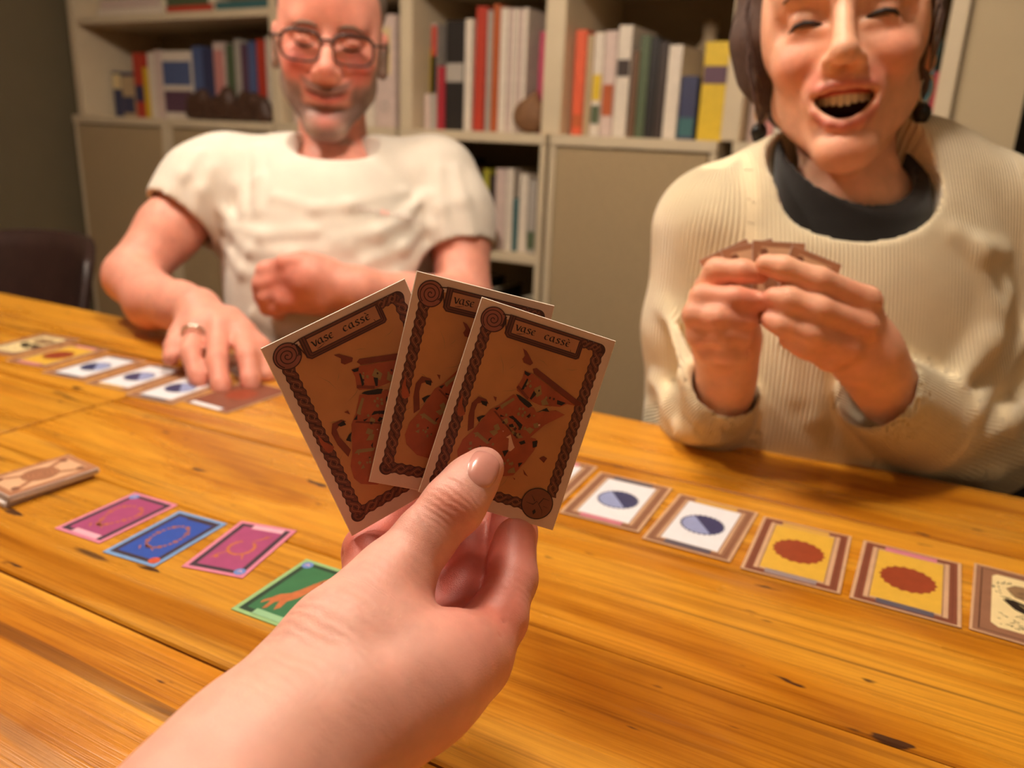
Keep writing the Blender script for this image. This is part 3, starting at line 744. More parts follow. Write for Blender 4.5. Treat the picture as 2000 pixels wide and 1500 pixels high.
def jewel_card(x, y, ang, field, edge, dark, deco, label, seal, plate, group='coloured small cards laid out near the photographer'):
    o, pr = table_card('jewel_card', 44, 67, x, y, ang, label, group, edge)
    pr('dark_frame', [rect(3, 3, 41, 64)], dark, 1)
    pr('field', [rect(6.5, 6.5, 37.5, 60.5)], field, 2)
    if deco == 'necklace':
        P = [(22+10*math.sin(a)+(0 if field is m_blue else 2.5)*math.sin(2*a), 33-16*math.cos(a)) for a in np.linspace(0.25, 2*PI-0.2, 24)]
        bd = []
        for i, p in enumerate(P): bd.append(disc(p[0], p[1], 1.25+.6*(i % 3 == 0), 10))
        bd += ribbon(P, .35)
        bd += ribbon([(17, 47), (20, 50), (24, 49.5), (28, 52)], [.4, 1.4, 1.4, .3])+ribbon([(15, 50), (18, 54)], [1.8, .4])
        pr('necklace', bd, m_jew if field is m_blue else m_fox, 3)
    elif deco == 'torque':
        P = [(22+8.5*math.sin(a), 34-9*math.cos(a)) for a in np.linspace(0.5, 2*PI-.5, 24)]
        bd = ribbon(P, [1.8+.8*(i % 2) for i in range(24)])+ribbon([(24, 25), (29, 19), (33, 14)], [.6, 1.6, .5])+ribbon([(16, 41), (12, 46), (10, 52)], [.6, 1.5, .4])+ribbon([(28, 42), (31, 48)], [1.6, .4])+[disc(13, 49, 1.6, 12), disc(30.5, 16.5, 1.5, 12)]
        pr('torque', bd, m_fox, 3)
    else:
        # long-necked animal figurine
        body = [[(12, 46), (14, 41), (19, 37), (22, 30), (24, 24), (27, 16), (31, 11), (33, 13), (31, 18), (29, 25), (28, 33), (26, 40), (23, 45), (24, 52), (22, 56), (20.5, 52), (19, 47), (17, 49), (17, 56), (15, 58), (14.2, 51)],
                [(27, 17), (31, 20), (34, 25), (33, 27), (29, 22)], [(12.5, 45), (9.5, 51), (10.2, 54), (13, 49)]]
        pr('animal_figure', body, m_fox, 3)
    if seal == 'tr': pr('seal', [disc(38.0, 5.5, 3.8, 20)], m_seal, 4); pr('seal_mark', ribbon([(36.6, 6.2), (38, 4.2), (39.6, 6.0)], .9), m_plp, 5)
    if seal == 'tl': pr('seal', [disc(6.2, 6.2, 3.8, 20)], m_seal, 4); pr('seal_mark', ribbon([(4.8, 7), (6.2, 5), (7.6, 6.8)], .9), m_plp, 5)
    if seal == 'br': pr('seal', [disc(38.2, 61.0, 3.8, 20)], m_seal, 4); pr('seal_mark', ribbon([(36.8, 61.6), (38.2, 59.8), (39.6, 61.4)], .9), m_plp, 5)
    if seal == 'red': pr('seal', [disc(38.0, 60.8, 3.8, 20)], m_seal2, 4)
    pm = m_plg if field is m_grn else m_plp
    if plate == 'b': pr('title_plate', [rect(13, 59, 37, 64.2)], pm, 4)
    if plate == 't': pr('title_plate', [rect(13, 3.2, 37, 8.4)], pm, 4)
    if plate == 'dark': pr('title_plate', [rect(14, 3.2, 37, 8.0)], m_fdk, 4)
    return o
jewel_card(-0.4950, 0.3150, 5, m_mag, m_magl, m_fdk, 'necklace', 'magenta card with a gold necklace beside the card deck', 'tl', 'b')
jewel_card(-0.4410, 0.3140, 7.5, m_blue, m_bluee, m_fdk, 'necklace', 'blue card with a bead necklace ring and red seal', 'red', 'dark')
jewel_card(-0.3890, 0.3320, 15, m_mag, m_magl, m_fdk, 'torque', 'magenta card with a gold torque, tilted beside the blue card', 'br', 't')
jewel_card(-0.3190, 0.3130, 4, m_grn, m_grne, m_fgr, 'animal', 'green card with an orange-brown animal figure, half under the hand', 'tl', 'b')

# the face-down deck
m_back = mat('back_brown', srgb(176, 118, 84), 0.4, 0.08, 100); m_backd = mat('back_dark_brown', srgb(132, 80, 56), 0.4, 0.08, 100); m_backl = mat('back_light', srgb(224, 176, 138), 0.4, 0.05, 100)
m_deckedge = mat('deck_edge', srgb(226, 212, 208), 0.5, 0.04, 200)
def back_print(pr, s=1.0):
    pr('back_frame', [rect(.2, .2, 43.8, 66.8)], m_back, 1)
    pr('back_field', [rect(5, 5, 39, 62)], m_backl, 2)
    pr('back_cross', ribbon([(5, 5), (39, 62)], 4.0)+ribbon([(39, 5), (5, 62)], 4.0), m_back, 3)
    pr('back_medallion', [disc(22, 33.5, 12.5, 32)], m_back, 4)
    P = []
    for r in (12, 9.4, 6.4, 3.4): P += ribbon([(22+r*math.cos(a), 33.5+r*math.sin(a)*1.08) for a in np.linspace(0, 2*PI, 33)], .7)
    P += [disc(10, 9, 3, 16), disc(34, 9, 3, 16), disc(10, 58, 3, 16), disc(34, 58, 3, 16)]
    pr('back_lines', P, m_backd, 5)
deck = empty('card_deck', (-0.590, 0.316, TZ), 'face-down deck of small brown-backed cards at the left frame edge', 'card deck')
rd = random.Random(11)
for i in range(20):
    b = MB().box((-.022, -.0335, 0), (.022, .0335, .00040)).build('card', m_deckedge, deck, (rd.uniform(-.0006, .0006) - (.004 if i < 8 else 0), rd.uniform(-.0006, .0006) - (.004 if i < 8 else 0), 0.00005+i*.00042))
    b.rotation_euler[2] = math.radians(-3+rd.uniform(-.5, .5)+(3.0 if i < 8 else 0))
mpd = lambda px, py, l: ((px-22)/1000, (33.5-py)/1000, 0.0004+l*0.00004)
back_print(lambda nm, polys, m, l: printed(b, nm, polys, m, l, mpd))

# ================================================================== the hand in the foreground
SKIN = srgb(240, 178, 162)
RED = srgb(214, 120, 98)
m_skin_hand = skin_mat('skin_hand', 0.47, 0.16, 1900.0, True)
def crease(F, pts, r=0.0009, k=0.003):
    for a, b in zip(pts[:-1], pts[1:]): F.cone(a, b, r*.6, r*.6, k*.8, -1)

def foreground_hand():
    fore = [((-0.1451,0.0878,0.8298),.0200), ((-0.1553,0.1186,0.8277),.0190), ((-0.1594,0.1378,0.8309),.0180)]
    foreb = [((-0.1389,0.0888,0.8229),.0200), ((-0.1472,0.1203,0.8198),.0190), ((-0.1506,0.1399,0.8228),.0178)]
    wr1 = [((-0.1594,0.1378,0.8309),.0180), ((-0.1636,0.1601,0.8361),.0165)]
    wr2 = [((-0.1506,0.1399,0.8228),.0178), ((-0.1416,0.1664,0.8326),.0162)]
    lo, hi = (-0.31, -0.11, 0.735), (0.0, 0.35, 1.0)
    F = Field(lo, hi, 0.00135)
    F.chain(fore, .02); F.chain(foreb, .02); F.chain(wr1, .02); F.chain(wr2, .02)
    F.cone((-0.1555,0.1138,0.8281), (-0.1514,0.1610,0.8329), .0195, .0185, .02)
    # palm: metacarpals from the wrist to the four knuckles
    mcp = [((-0.1844,0.2172,0.8336),.0120), ((-0.1735,0.2310,0.8213),.0120), ((-0.1534,0.2314,0.8178),.0118), ((-0.1348,0.2180,0.8250),.0122)]
    ca = [(-0.1662,0.1650,0.8338), (-0.1597,0.1701,0.8311), (-0.1507,0.1726,0.8304), (-0.1416,0.1734,0.8318)]
    for (m_, r_), c_ in zip(mcp, ca): F.cone(c_, m_, .0135, r_*.95, .010)
    # heel of the hand on the little finger side, ball of the thumb
    F.chain([((-0.1416,0.1664,0.8326),.0162), ((-0.1359,0.1882,0.8340),.0165), ((-0.1340,0.2056,0.8328),.0145)], .018)
    F.chain([((-0.1639,0.1628,0.8372),.0165), ((-0.1609,0.1796,0.8461),.0170), ((-0.1618,0.1979,0.8516),.0142), ((-0.1627,0.2084,0.8557),.0128)], .010)
    F.chain([((-0.1594,0.1748,0.8436),.0165), ((-0.1507,0.1861,0.8416),.0140), ((-0.1517,0.1926,0.8411),.0090)], .012)
    # thumb
    F.chain([((-0.1627,0.2084,0.8557),.0130), ((-0.1600,0.2231,0.8656),.0108), ((-0.1564,0.2362,0.8748),.0106), ((-0.1554,0.2460,0.8804),.0096), ((-0.1540,0.2537,0.8848),.0082)], .006)
    F.ell((-0.1552,0.2344,0.8747), (.0098,.0108,.0094), None, .006)
    # web between thumb and palm
    F.cone((-0.1613,0.2024,0.8365), (-0.1514,0.2016,0.8321), .0055, .0065, .012)
    # fingers behind the cards
    F.chain([mcp[0], ((-0.2014,0.2397,0.8392),.0100), ((-0.2015,0.2643,0.8511),.0088), ((-0.1940,0.2772,0.8621),.0078)], .008)
    F.chain([mcp[1], ((-0.1855,0.2561,0.8366),.0102), ((-0.1856,0.2777,0.8502),.0090), ((-0.1823,0.2869,0.8642),.0080)], .008)
    F.chain([mcp[2], ((-0.1602,0.2496,0.8258),.0100), ((-0.1651,0.2630,0.8373),.0098), ((-0.1723,0.2829,0.8505),.0088), ((-0.1728,0.2895,0.8631),.0080)], .007)
    F.chain([mcp[3], ((-0.1351,0.2368,0.8310),.0112)], .010)
    F.chain([((-0.1351,0.2368,0.8310),.0112), ((-0.1400,0.2558,0.8380),.0100)], .004)
    F.chain([((-0.1400,0.2558,0.8380),.0104), ((-0.1498,0.2732,0.8485),.0098), ((-0.1618,0.2871,0.8593),.0086)], .0035)
    # creases: finger joints, palm lines, thumb knuckle, thumb root
    crease(F, [(-0.1373,0.2241,0.8394), (-0.1282,0.2259,0.8369), (-0.1251,0.2353,0.8314)], .0008, .003)
    crease(F, [(-0.1558,0.2238,0.8340), (-0.1479,0.2245,0.8335), (-0.1413,0.2270,0.8336)], .0010, .003)
    crease(F, [(-0.1432,0.2012,0.8383), (-0.1349,0.2036,0.8386), (-0.1274,0.2069,0.8395), (-0.1237,0.2148,0.8389)], .0008, .004)
    crease(F, [(-0.1513,0.2083,0.8373), (-0.1411,0.1955,0.8393), (-0.1272,0.1833,0.8404)], .0008, .006)
    crease(F, [(-0.2062,0.2290,0.8404), (-0.1989,0.2295,0.8405), (-0.1916,0.2339,0.8413)], .0009, .003)
    F.chain([((-0.1475, 0.091, 0.826), .0240), ((-0.128, 0.020, 0.824), .0285), ((-0.105, -0.060, 0.820), .0340), ((-0.085, -0.14, 0.816), .0370)], .02)
    F.half((0, -0.10, 0), (0, -1, 0))
    return F
F = foreground_hand()
V, Fc = F.mesh(1)
tips = [((-0.1507,0.2501,0.8896),.010,srgb(214,130,112),.35), ((-0.1511,0.2275,0.8776),(.011,.008,.011),srgb(212,120,98),.75), ((-0.1456,0.2645,0.8512),.022,srgb(222,118,98),.7), ((-0.1311,0.2307,0.8380),.018,srgb(226,124,104),.65), ((-0.1564,0.2390,0.8338),.026,srgb(200,84,66),.8),
        ((-0.1978,0.2332,0.8492),.022,srgb(206,90,72),.85), ((-0.1313,0.2047,0.8394),.020,srgb(228,130,112),.6), ((-0.1732,0.2519,0.8460),.03,srgb(198,76,60),.85), ((-0.1544,0.1451,0.8536),.03,srgb(236,190,160),.3), ((-0.1306,0.1637,0.8515),.03,srgb(222,152,134),.4), ((-0.1545,0.2027,0.8637),.018,srgb(222,140,116),.3)]  # deep reds paint in the glow and shadow of fingers behind the cards
hand = empty('hand', (-0.1636,0.1356,0.8245), 'bare left hand and forearm of the photographer pinching three fanned cards', 'hand')
def skin_lines(V, regs):
    ph = np.zeros(len(V)); dp = np.zeros(len(V))
    for a, b, per, c, r, amt in regs:
        a, b = np.array(a), np.array(b); u = (b-a)/np.linalg.norm(b-a)
        w = np.exp(-(((V-np.array(c))/r)**2).sum(1)*1.5)*amt
        m_ = w > dp; ph[m_] = ((V-a)@u*2*PI/per)[m_]; dp[m_] = w[m_]
    return {'line_phase': ph, 'line_depth': dp}
LN = skin_lines(V, [((-0.1624,0.2086,0.8557), (-0.1562,0.2358,0.8750), .0026, (-0.1509,0.2273,0.8766), .0105, 1.0), ((-0.1636,0.1601,0.8361), (-0.1624,0.2086,0.8557), .0040, (-0.1620,0.1642,0.8585), .042, .5), ((-0.1636,0.1601,0.8361), (-0.1624,0.2086,0.8557), .0036, (-0.1620,0.1920,0.8624), .030, .4),
                    ((-0.1562,0.2358,0.8750), (-0.1540,0.2537,0.8848), .0022, (-0.1518,0.2358,0.8815), .008, .35), ((-0.1400,0.2558,0.8380), (-0.1351,0.2368,0.8310), .0040, (-0.1338,0.2450,0.8385), .013, .55)])
ho = field_obj('hand_skin', V, Fc, m_skin_hand, hand, blobs(V, SKIN, tips), LN)
bvh_hand = BVHTree.FromPolygons([tuple(p) for p in V], [tuple(q) for q in Fc])
rebase(ho, hand.location)
# thumbnail: a curved plate on the dorsal side of the thumb tip
def nail_plate(bvh, c, right, up, out, w, l, lift, parent, m, n=14):
    c, right, up, out = (Vector(q) for q in (c, right, up, out))
    right.normalize(); up.normalize(); out.normalize()
    v, f, idx = [], [], {}
    for j in range(n+1):
        for i in range(n+1):
            a, b = -1+2*i/n, -1+2*j/n
            # square grid -> rounded nail outline
            x = a*math.sqrt(max(0, 1-b*b*.42)); y = b*math.sqrt(max(0, 1-a*a*.42))
            p = c+right*(x*w/2)+up*(y*l/2)
            hit, nr, _, _ = bvh.ray_cast(p+out*.02, -out, .05)
            if hit is None: hit, nr = p, out
            e = max(abs(a), abs(b))
            idx[i, j] = len(v); v.append(hit+nr*(lift*(1-e**6)+.00002) - Vector(parent.location))
    for j in range(n):
        for i in range(n): f.append((idx[i, j], idx[i+1, j], idx[i+1, j+1], idx[i, j+1]))
    return pyd('nail', v, f, m, parent, smooth=True)
m_nail = mat('fingernail', srgb(226, 158, 146), 0.22, 0.05, 120, sss=0.2, coat=0.3)
nail_plate(bvh_hand, (-0.1482,0.2450,0.8883), (0.6785,0.4919,-0.5456), (0.2564,0.6245,0.7378), (0.7031,-0.6382,0.3137), .0128, .0138, .0007, hand, m_nail)

# ================================================================== bookcase along the back wall
m_paint = mat('shelf_paint', srgb(214, 196, 166), 0.55, 0.04, 12, 0.05, 200)
m_linen = mat('door_linen', srgb(176, 152, 116), 0.8, 0.10, 90, 0.25, 500, stretch=(1, 1, 5))
m_bpanel = mat('shelf_back', srgb(150, 130, 100), 0.8, 0.05, 12)
YF, YB = 2.0, 2.38
SZ = 1.017                                   # top of the long middle board
case = empty('bookcase', (-1.6, 2.2, 0.0), 'long cream-painted bookcase with open shelves along the back wall', 'bookcase')
def cpart(name, lo, hi, m=m_paint, bev=0.002):
    return MB().box([lo[i]-(-1.6, 2.2, 0.0)[i] for i in range(3)], [hi[i]-(-1.6, 2.2, 0.0)[i] for i in range(3)], bev).build(name, m, case)
POSTS = [(-3.10, -3.06), (-2.062, -2.022), (-1.544, -1.500), (-1.070, -1.012), (-0.580, -0.535), (-0.132, -0.098)]
for a, b in POSTS: cpart('upright', (a, YF, SZ), (b, YB-0.012, 2.30))
for (a, b), (c, d) in zip(POSTS[:-1], POSTS[1:]):
    for z in ((SZ+0.347, SZ+0.72, SZ+1.05) if a < -3 else (SZ+0.40, SZ+0.74, SZ+1.05)):
        cpart('shelf', (b, YF+0.004, z-0.026), (c, YB-0.012, z))
    cpart('back_panel', (b, YB-0.012, SZ), (c, YB-0.002, 2.30), m_bpanel, 0)
cpart('top_board', (-3.10, YF, 2.30), (-0.098, YB-0.002, 2.33))

def cabinet(x0, x1, kind, label, group='lower cabinets of the bookcase'):
    c = empty('cabinet', ((x0+x1)/2, 2.19, 0.0), label, 'cabinet', group)
    P = lambda n, lo, hi, m=m_paint, bev=0.002: MB().box([lo[i]-c.location[i] for i in range(3)], [hi[i]-c.location[i] for i in range(3)], bev).build(n, m, c)
    t = 0.018; zt = SZ; y0 = YF-0.018
    P('side_panel', (x0, y0, 0.05), (x0+t, YB-0.002, zt-0.028)); P('side_panel', (x1-t, y0, 0.05), (x1, YB-0.002, zt-0.028))
    P('top_board', (x0, y0-0.004, zt-0.028), (x1, YB-0.002, zt-0.0005)); P('bottom_board', (x0+t, y0, 0.05), (x1-t, YB-0.002, 0.07))
    P('back_panel', (x0+t, YB-0.012, 0.07), (x1-t, YB-0.003, zt-0.028), m_bpanel, 0)
    P('plinth', (x0+0.01, y0+0.03, 0.0), (x1-0.01, YB-0.01, 0.05))
    if kind == 'door':
        d = P('door', (x0+t+0.003, y0-0.002, 0.075), (x1-t-0.003, y0+0.016, zt-0.034), m_linen, 0.003)
    else:
        for z in (SZ-0.330, SZ-0.665): P('shelf', (x0+t, y0+0.006, z-0.024), (x1-t, YB-0.012, z))
    return c
cabinet(-3.108, -2.578, 'door', 'leftmost beige linen-door cabinet beside the olive wall')
cabinet(-2.560, -2.052, 'door', 'beige linen-door cabinet behind the shoulder of the man')
cabinet(-2.034, -1.545, 'door', 'beige linen-door cabinet hidden behind the back of the man')
cabinet(-1.530, -1.042, 'open', 'open cabinet with books between the man and the beige door')
cabinet(-1.030, -0.578, 'door', 'wide beige linen-door cabinet between the two players')
cabinet(-0.542, -0.098, 'door', 'beige linen-door cabinet behind the woman')
bl = MB().box((-0.573, YF+0.01, 0.02), (-0.547, YB-0.02, 0.93), 0.002).build('folded_board', mat('blue_board', srgb(96, 108, 140), 0.6)); tag(bl, 'narrow blue-grey board slotted between two cabinets', 'board')

# ------------------------------------------------------------------ books
BC = dict(navy=(58,60,92), red=(186,62,44), crimson=(170,44,56), yellow=(222,186,44), white=(226,212,196), grey=(176,166,156), cream=(224,200,150), blue=(84,98,140), pink=(206,138,132),
          green=(86,98,70), dark=(62,48,42), black=(40,34,32), brown=(120,84,58), rust=(186,92,48), orange=(224,96,60), magenta=(190,64,98), lime=(176,168,52), teal=(60,104,108), plum=(96,66,84), tan=(186,160,124), rose=(214,190,180))
BM = {k: mat('cover_'+k, srgb(*v), 0.5, 0.08, 60) for k, v in BC.items()}
m_pages = mat('book_pages', srgb(226, 212, 184), 0.8, 0.06, 300, stretch=(6, 1, 1))
ORD = ['first', 'second', 'third', 'fourth', 'fifth', 'sixth', 'seventh', 'eighth', 'ninth', 'tenth', 'eleventh', 'twelfth', 'thirteenth', 'fourteenth', 'fifteenth', 'sixteenth', 'seventeenth']
CN = dict(navy='navy blue', lime='yellow-green', magenta='magenta pink', rose='pale pink', dark='dark brown')
def book(x0, x1, z0, h, col, label, group, y0=YF+0.05, dep=0.17, lean=0.0, lay=False, band=None, band2=None):
    w = x1-x0-0.0015
    if lay: w, h = h, w
    mb = MB(); t = 0.0022
    mb.box((-w/2, 0, 0), (-w/2+t, dep, h)).box((w/2-t, 0, 0), (w/2, dep, h)).box((-w/2+t, 0, 0), (w/2-t, t, h))
    o = mb.build('book', BM[col]); tag(o, label, 'book', group)
    MB().box((-w/2+t, t, 0.003), (w/2-t, dep-0.004, h-0.003)).build('page_block', m_pages, o)
    for i, bd in enumerate((band, band2)):
        if bd:
            bc, a, b = bd
            MB().box((-w/2+0.0015, -0.0006, h*a), (w/2-0.0015, 0.0001, h*b)).build('spine_label', BM[bc], o)
    if lay:
        o.rotation_euler = (0, PI/2, 0); o.location = ((x0+x1)/2-h/2, y0, z0+w/2)
    else:
        o.rotation_euler = (0, lean, 0); o.location = ((x0+x1)/2, y0, z0+abs(math.sin(lean))*w/2)
    return o
def row(shelf, group, z0, items, y0=YF+0.05):
    for i, it in enumerate(items):
        x0, x1, h, col = it[:4]; kw = it[4] if len(it) > 4 else {}
        size = 'tall' if h > 0.27 else ('small' if h < 0.19 else 'upright')
        lab = '%s %s book, %s from the left on the %s' % (size, CN.get(col, col), ORD[i], shelf)
        book(x0, x1, z0, h, col, lab, group, y0, **kw)
zA = SZ
row('shelf left of the man', 'books on the shelf left of the man', zA, [
 (-3.03,-2.975,.165,'navy',dict(band=('cream',.62,.95))), (-2.975,-2.905,.15,'tan',dict(band=('navy',.1,.5))), (-2.898,-2.845,.232,'red',dict(band=('navy',.25,.5))), (-2.843,-2.818,.18,'yellow',{}),
 (-2.812,-2.776,.232,'white',{}), (-2.774,-2.738,.24,'rose',{}), (-2.730,-2.575,.236,'white',dict(band=('blue',.5,.85), band2=('plum',.1,.42), dep=.12)), (-2.563,-2.512,.25,'blue',{}), (-2.510,-2.458,.245,'navy',{}), (-2.452,-2.400,.262,'rose',dict(band=('pink',.3,.9))),
 (-2.388,-2.347,.255,'green',{}), (-2.346,-2.316,.27,'grey',{}), (-2.315,-2.281,.255,'plum',{}), (-2.280,-2.246,.262,'blue',{}), (-2.238,-2.202,.268,'red',{}), (-2.195,-2.132,.275,'white',{})], YF+0.11)
row('shelf right of the man', 'books on the shelf right of the man', zA, [
 (-1.505+.015,-1.470,.10,'rose',{}), (-1.469,-1.446,.29,'grey',dict(band=('red',.70,.98))), (-1.445,-1.418,.175,'crimson',{}), (-1.416,-1.352,.295,'black',dict(band=('grey',.45,.62))), (-1.351,-1.325,.298,'white',{}),
 (-1.320,-1.284,.328,'red',dict(lean=.015)), (-1.278,-1.262,.318,'grey',{}), (-1.260,-1.238,.332,'rust',{}), (-1.236,-1.211,.322,'white',{}), (-1.209,-1.196,.32,'rose',{}), (-1.195,-1.181,.32,'white',{}), (-1.179,-1.166,.318,'rose',{}), (-1.165,-1.150,.32,'white',{}), (-1.112,-1.094,.26,'magenta',{}), (-1.092,-1.080,.245,'white',{})])
book(-1.472, -1.448, zA+0.1005, 0.12, 'yellow', 'thin yellow book standing on a pale one right of the man', 'books on the shelf right of the man', dep=.10)
row('shelf beside the yellow binder', 'books on the shelf between the players', zA, [
 (-1.005,-0.972,.262,'orange',dict(band=('rust',.08,.2))), (-.970,-.952,.25,'tan',{}), (-.950,-.922,.255,'white',dict(band=('yellow',.35,.6), band2=('green',.12,.3))), (-.920,-.886,.258,'rose',dict(band=('rust',.2,.5))), (-.884,-.846,.27,'white',dict(band=('dark',.55,.7))),
 (-.838,-.824,.21,'brown',{}), (-.822,-.796,.245,'green',{}), (-.795,-.772,.24,'black',{}), (-.771,-.748,.23,'dark',{}), (-.746,-.710,.222,'white',{}), (-.707,-.664,.15,'navy',dict(band=('teal',.05,.35))),
 (-.655,-.592,.228,'yellow',dict(band=('plum',.58,.76))), (-.590,-.581,.18,'dark',{})])
row('shelf behind the woman', 'books on the shelf behind the woman', zA, [
 (-.530,-.500,.15,'rose',{}), (-.498,-.470,.19,'pink',{}), (-.468,-.420,.22,'white',{}), (-.418,-.38,.24,'dark',{}), (-.378,-.35,.2,'tan',{}), (-.348,-.31,.23,'green',{}), (-.308,-.28,.22,'white',{}), (-.278,-.24,.25,'navy',{}), (-.238,-.20,.21,'rust',{}), (-.198,-.17,.18,'grey',{}), (-.168,-.146,.23,'teal',{}), (-.145,-.133,.16,'crimson',{})])
row('open cabinet shelf below', 'books in the open cabinet', SZ-0.330, [
 (-1.49,-1.455,.24,'dark',{}), (-1.453,-1.42,.22,'plum',{}), (-1.418,-1.38,.25,'black',{}), (-1.378,-1.345,.23,'brown',{}), (-1.343,-1.319,.225,'dark',{}), (-1.318,-1.294,.225,'brown',{}), (-1.291,-1.277,.212,'green',{}), (-1.276,-1.258,.226,'lime',{}), (-1.256,-1.237,.21,'dark',{}), (-1.235,-1.200,.23,'rose',{}), (-1.199,-1.175,.232,'white',{}), (-1.174,-1.157,.15,'teal',{}), (-1.155,-1.127,.22,'white',{}), (-1.125,-1.098,.205,'grey',dict(band=('green',.05,.3)))])
row('lowest visible cabinet shelf', 'books low in the open cabinet', SZ-0.665, [
 (-1.40,-1.36,.22,'dark',{}), (-1.358,-1.32,.2,'green',{}), (-1.318,-1.29,.23,'black',{}), (-1.288,-1.262,.19,'dark',{}), (-1.26,-1.228,.21,'black',{}), (-1.226,-1.199,.165,'green',{}), (-1.19,-1.146,.135,'white',dict(band=('blue',.4,.8))), (-1.144,-1.11,.2,'dark',{})])
# books lying flat on the upper left shelf
zU = SZ+0.347
book(-2.99, -2.62, zU, 0.030, 'white', 'pale book lying flat, undermost at the left of the top shelf', 'books lying on the top left shelf', lay=True)
book(-2.97, -2.64, zU+0.031, 0.028, 'rose', 'pale pink book lying on top of the pale flat book', 'books lying on the top left shelf', lay=True)
book(-2.605, -2.37, zU, 0.026, 'red', 'red book lying flat on the top left shelf', 'books lying on the top left shelf', lay=True)
book(-2.60, -2.39, zU+0.027, 0.028, 'green', 'green book lying on top of the red flat book', 'books lying on the top left shelf', lay=True)
book(-2.355, -2.11, zU, 0.032, 'teal', 'teal book lying flat beside the post on the top shelf', 'books lying on the top left shelf', lay=True)
# pale binders behind the head of the man
for i, (a, b) in enumerate(((-2.0, -1.92), (-1.915, -1.835), (-1.83, -1.75), (-1.745, -1.665), (-1.66, -1.585))):
    o = MB().box((a, YF+0.03, zA), (b, YF+0.30, zA+0.315), 0.003).build('binder', BM['white' if i % 2 else 'rose']); tag(o, '%s pale binder from the left behind the head of the man' % ORD[i], 'binder', 'binders behind the man')
    MB().tube([((a+b)/2+0.012*math.cos(q), YF+0.029, zA+0.06+0.012*math.sin(q)) for q in np.linspace(0, 2*PI, 13)[:-1]], 0.002, 6, True).build('finger_ring', BM['grey'], o)
    MB().box((a+0.015, YF+0.0285, zA+0.15), (b-0.015, YF+0.0302, zA+0.28)).build('spine_label', BM['cream'], o)
# ornaments
m_dwood = mat('carved_wood', srgb(78, 52, 40), 0.5, 0.2, 60, 0.3, 80); m_basket = mat('woven_basket', srgb(132, 92, 60), 0.7, 0.2, 120, 0.6, 300)
def fieldthing(name, lo, hi, h, build, m, label, cat):
    f = Field(lo, hi, h); build(f); v, q = f.mesh(1)
    o = field_obj(name, v, q, m); c = Vector([(lo[i]+hi[i])/2 for i in range(2)]+[lo[2]]); o.data.transform(Matrix.Translation(-c)); o.location = c
    return tag(o, label, cat)
def carved(f):
    for i in range(9):
        x = -2.47+i*.042; f.ell((x, 2.03, zA+.045+.02*math.sin(i*2.1)), (.034, .026, .045+.012*math.sin(i*3.3)), None, .012)
    f.cone((-2.49, 2.03, zA+.02), (-2.11, 2.03, zA+.02), .0195, .0195, .01)
    f.half((0, 0, zA), (0, 0, -1))
fieldthing('carved_ornament', (-2.54, 1.99, zA-.004), (-2.06, 2.075, zA+.13), .006, carved, m_dwood, 'dark carved wooden ornament lying before the books left of the man', 'ornament')
def gourd(f): f.ell((-1.12, 2.03, zA+.045), (.052, .03, .045), None, .01).cone((-1.12, 2.03, zA+.07), (-1.105, 2.03, zA+.105), .02, .008, .02).half((0, 0, zA), (0, 0, -1))
fieldthing('woven_gourd', (-1.18, 1.985, zA-.004), (-1.06, 2.075, zA+.12), .004, gourd, m_basket, 'brown woven gourd standing before the white magazines', 'ornament')
def ball(f): f.ell((-1.235, 2.01, SZ-.330+.036), (.036, .03, .036), None, .01).cone((-1.235, 2.01, SZ-.330+.06), (-1.235, 2.01, SZ-.330+.082), .012, .007, .01).half((0, 0, SZ-.330), (0, 0, -1))
fieldthing('wooden_ball', (-1.28, 1.97, SZ-.334), (-1.19, 2.05, SZ-.330+.1), .004, ball, m_basket, 'round brown wooden ball in the open cabinet', 'ornament')
def statue(f):
    z = zA
    f.ell((-.715, 2.27, z+.10), (.05, .04, .10), None, .02).cone((-.715, 2.27, z+.15), (-.715, 2.27, z+.25), .03, .018, .02).cone((-.70, 2.27, z+.24), (-.66, 2.27, z+.20), .012, .01, .02).cone((-.73, 2.27, z+.24), (-.77, 2.27, z+.21), .012, .01, .02)
    f.ell((-.715, 2.27, z+.285), (.022, .022, .03), None, .012).half((0, 0, z), (0, 0, -1))
fieldthing('statuette', (-.80, 2.20, zA-.004), (-.62, 2.34, zA+.33), .005, statue, mat('statuette_stone', srgb(150, 128, 100), .6, .2, 30), 'small grey-brown statuette standing behind the dark books', 'statuette')

# ================================================================== the two players
class Frame:
    """local head / torso frame: x to the picture's right, y up, z forward"""
    def __init__(s, o, ex, ez):
        ez = np.array(ez, float); ez /= np.linalg.norm(ez); ex = np.array(ex, float); ex -= ez*ex.dot(ez); ex /= np.linalg.norm(ex)
        s.o = np.array(o, float); s.R = np.stack([ex, np.cross(ez, ex), ez], 1)
    def __call__(s, x, y, z): return s.o+s.R@np.array([x, y, z], float)
    def local(s, V): return (V-s.o)@s.R
    def shifted(s, x, y, z):
        f = Frame.__new__(Frame); f.R = s.R; f.o = s(x, y, z); return f

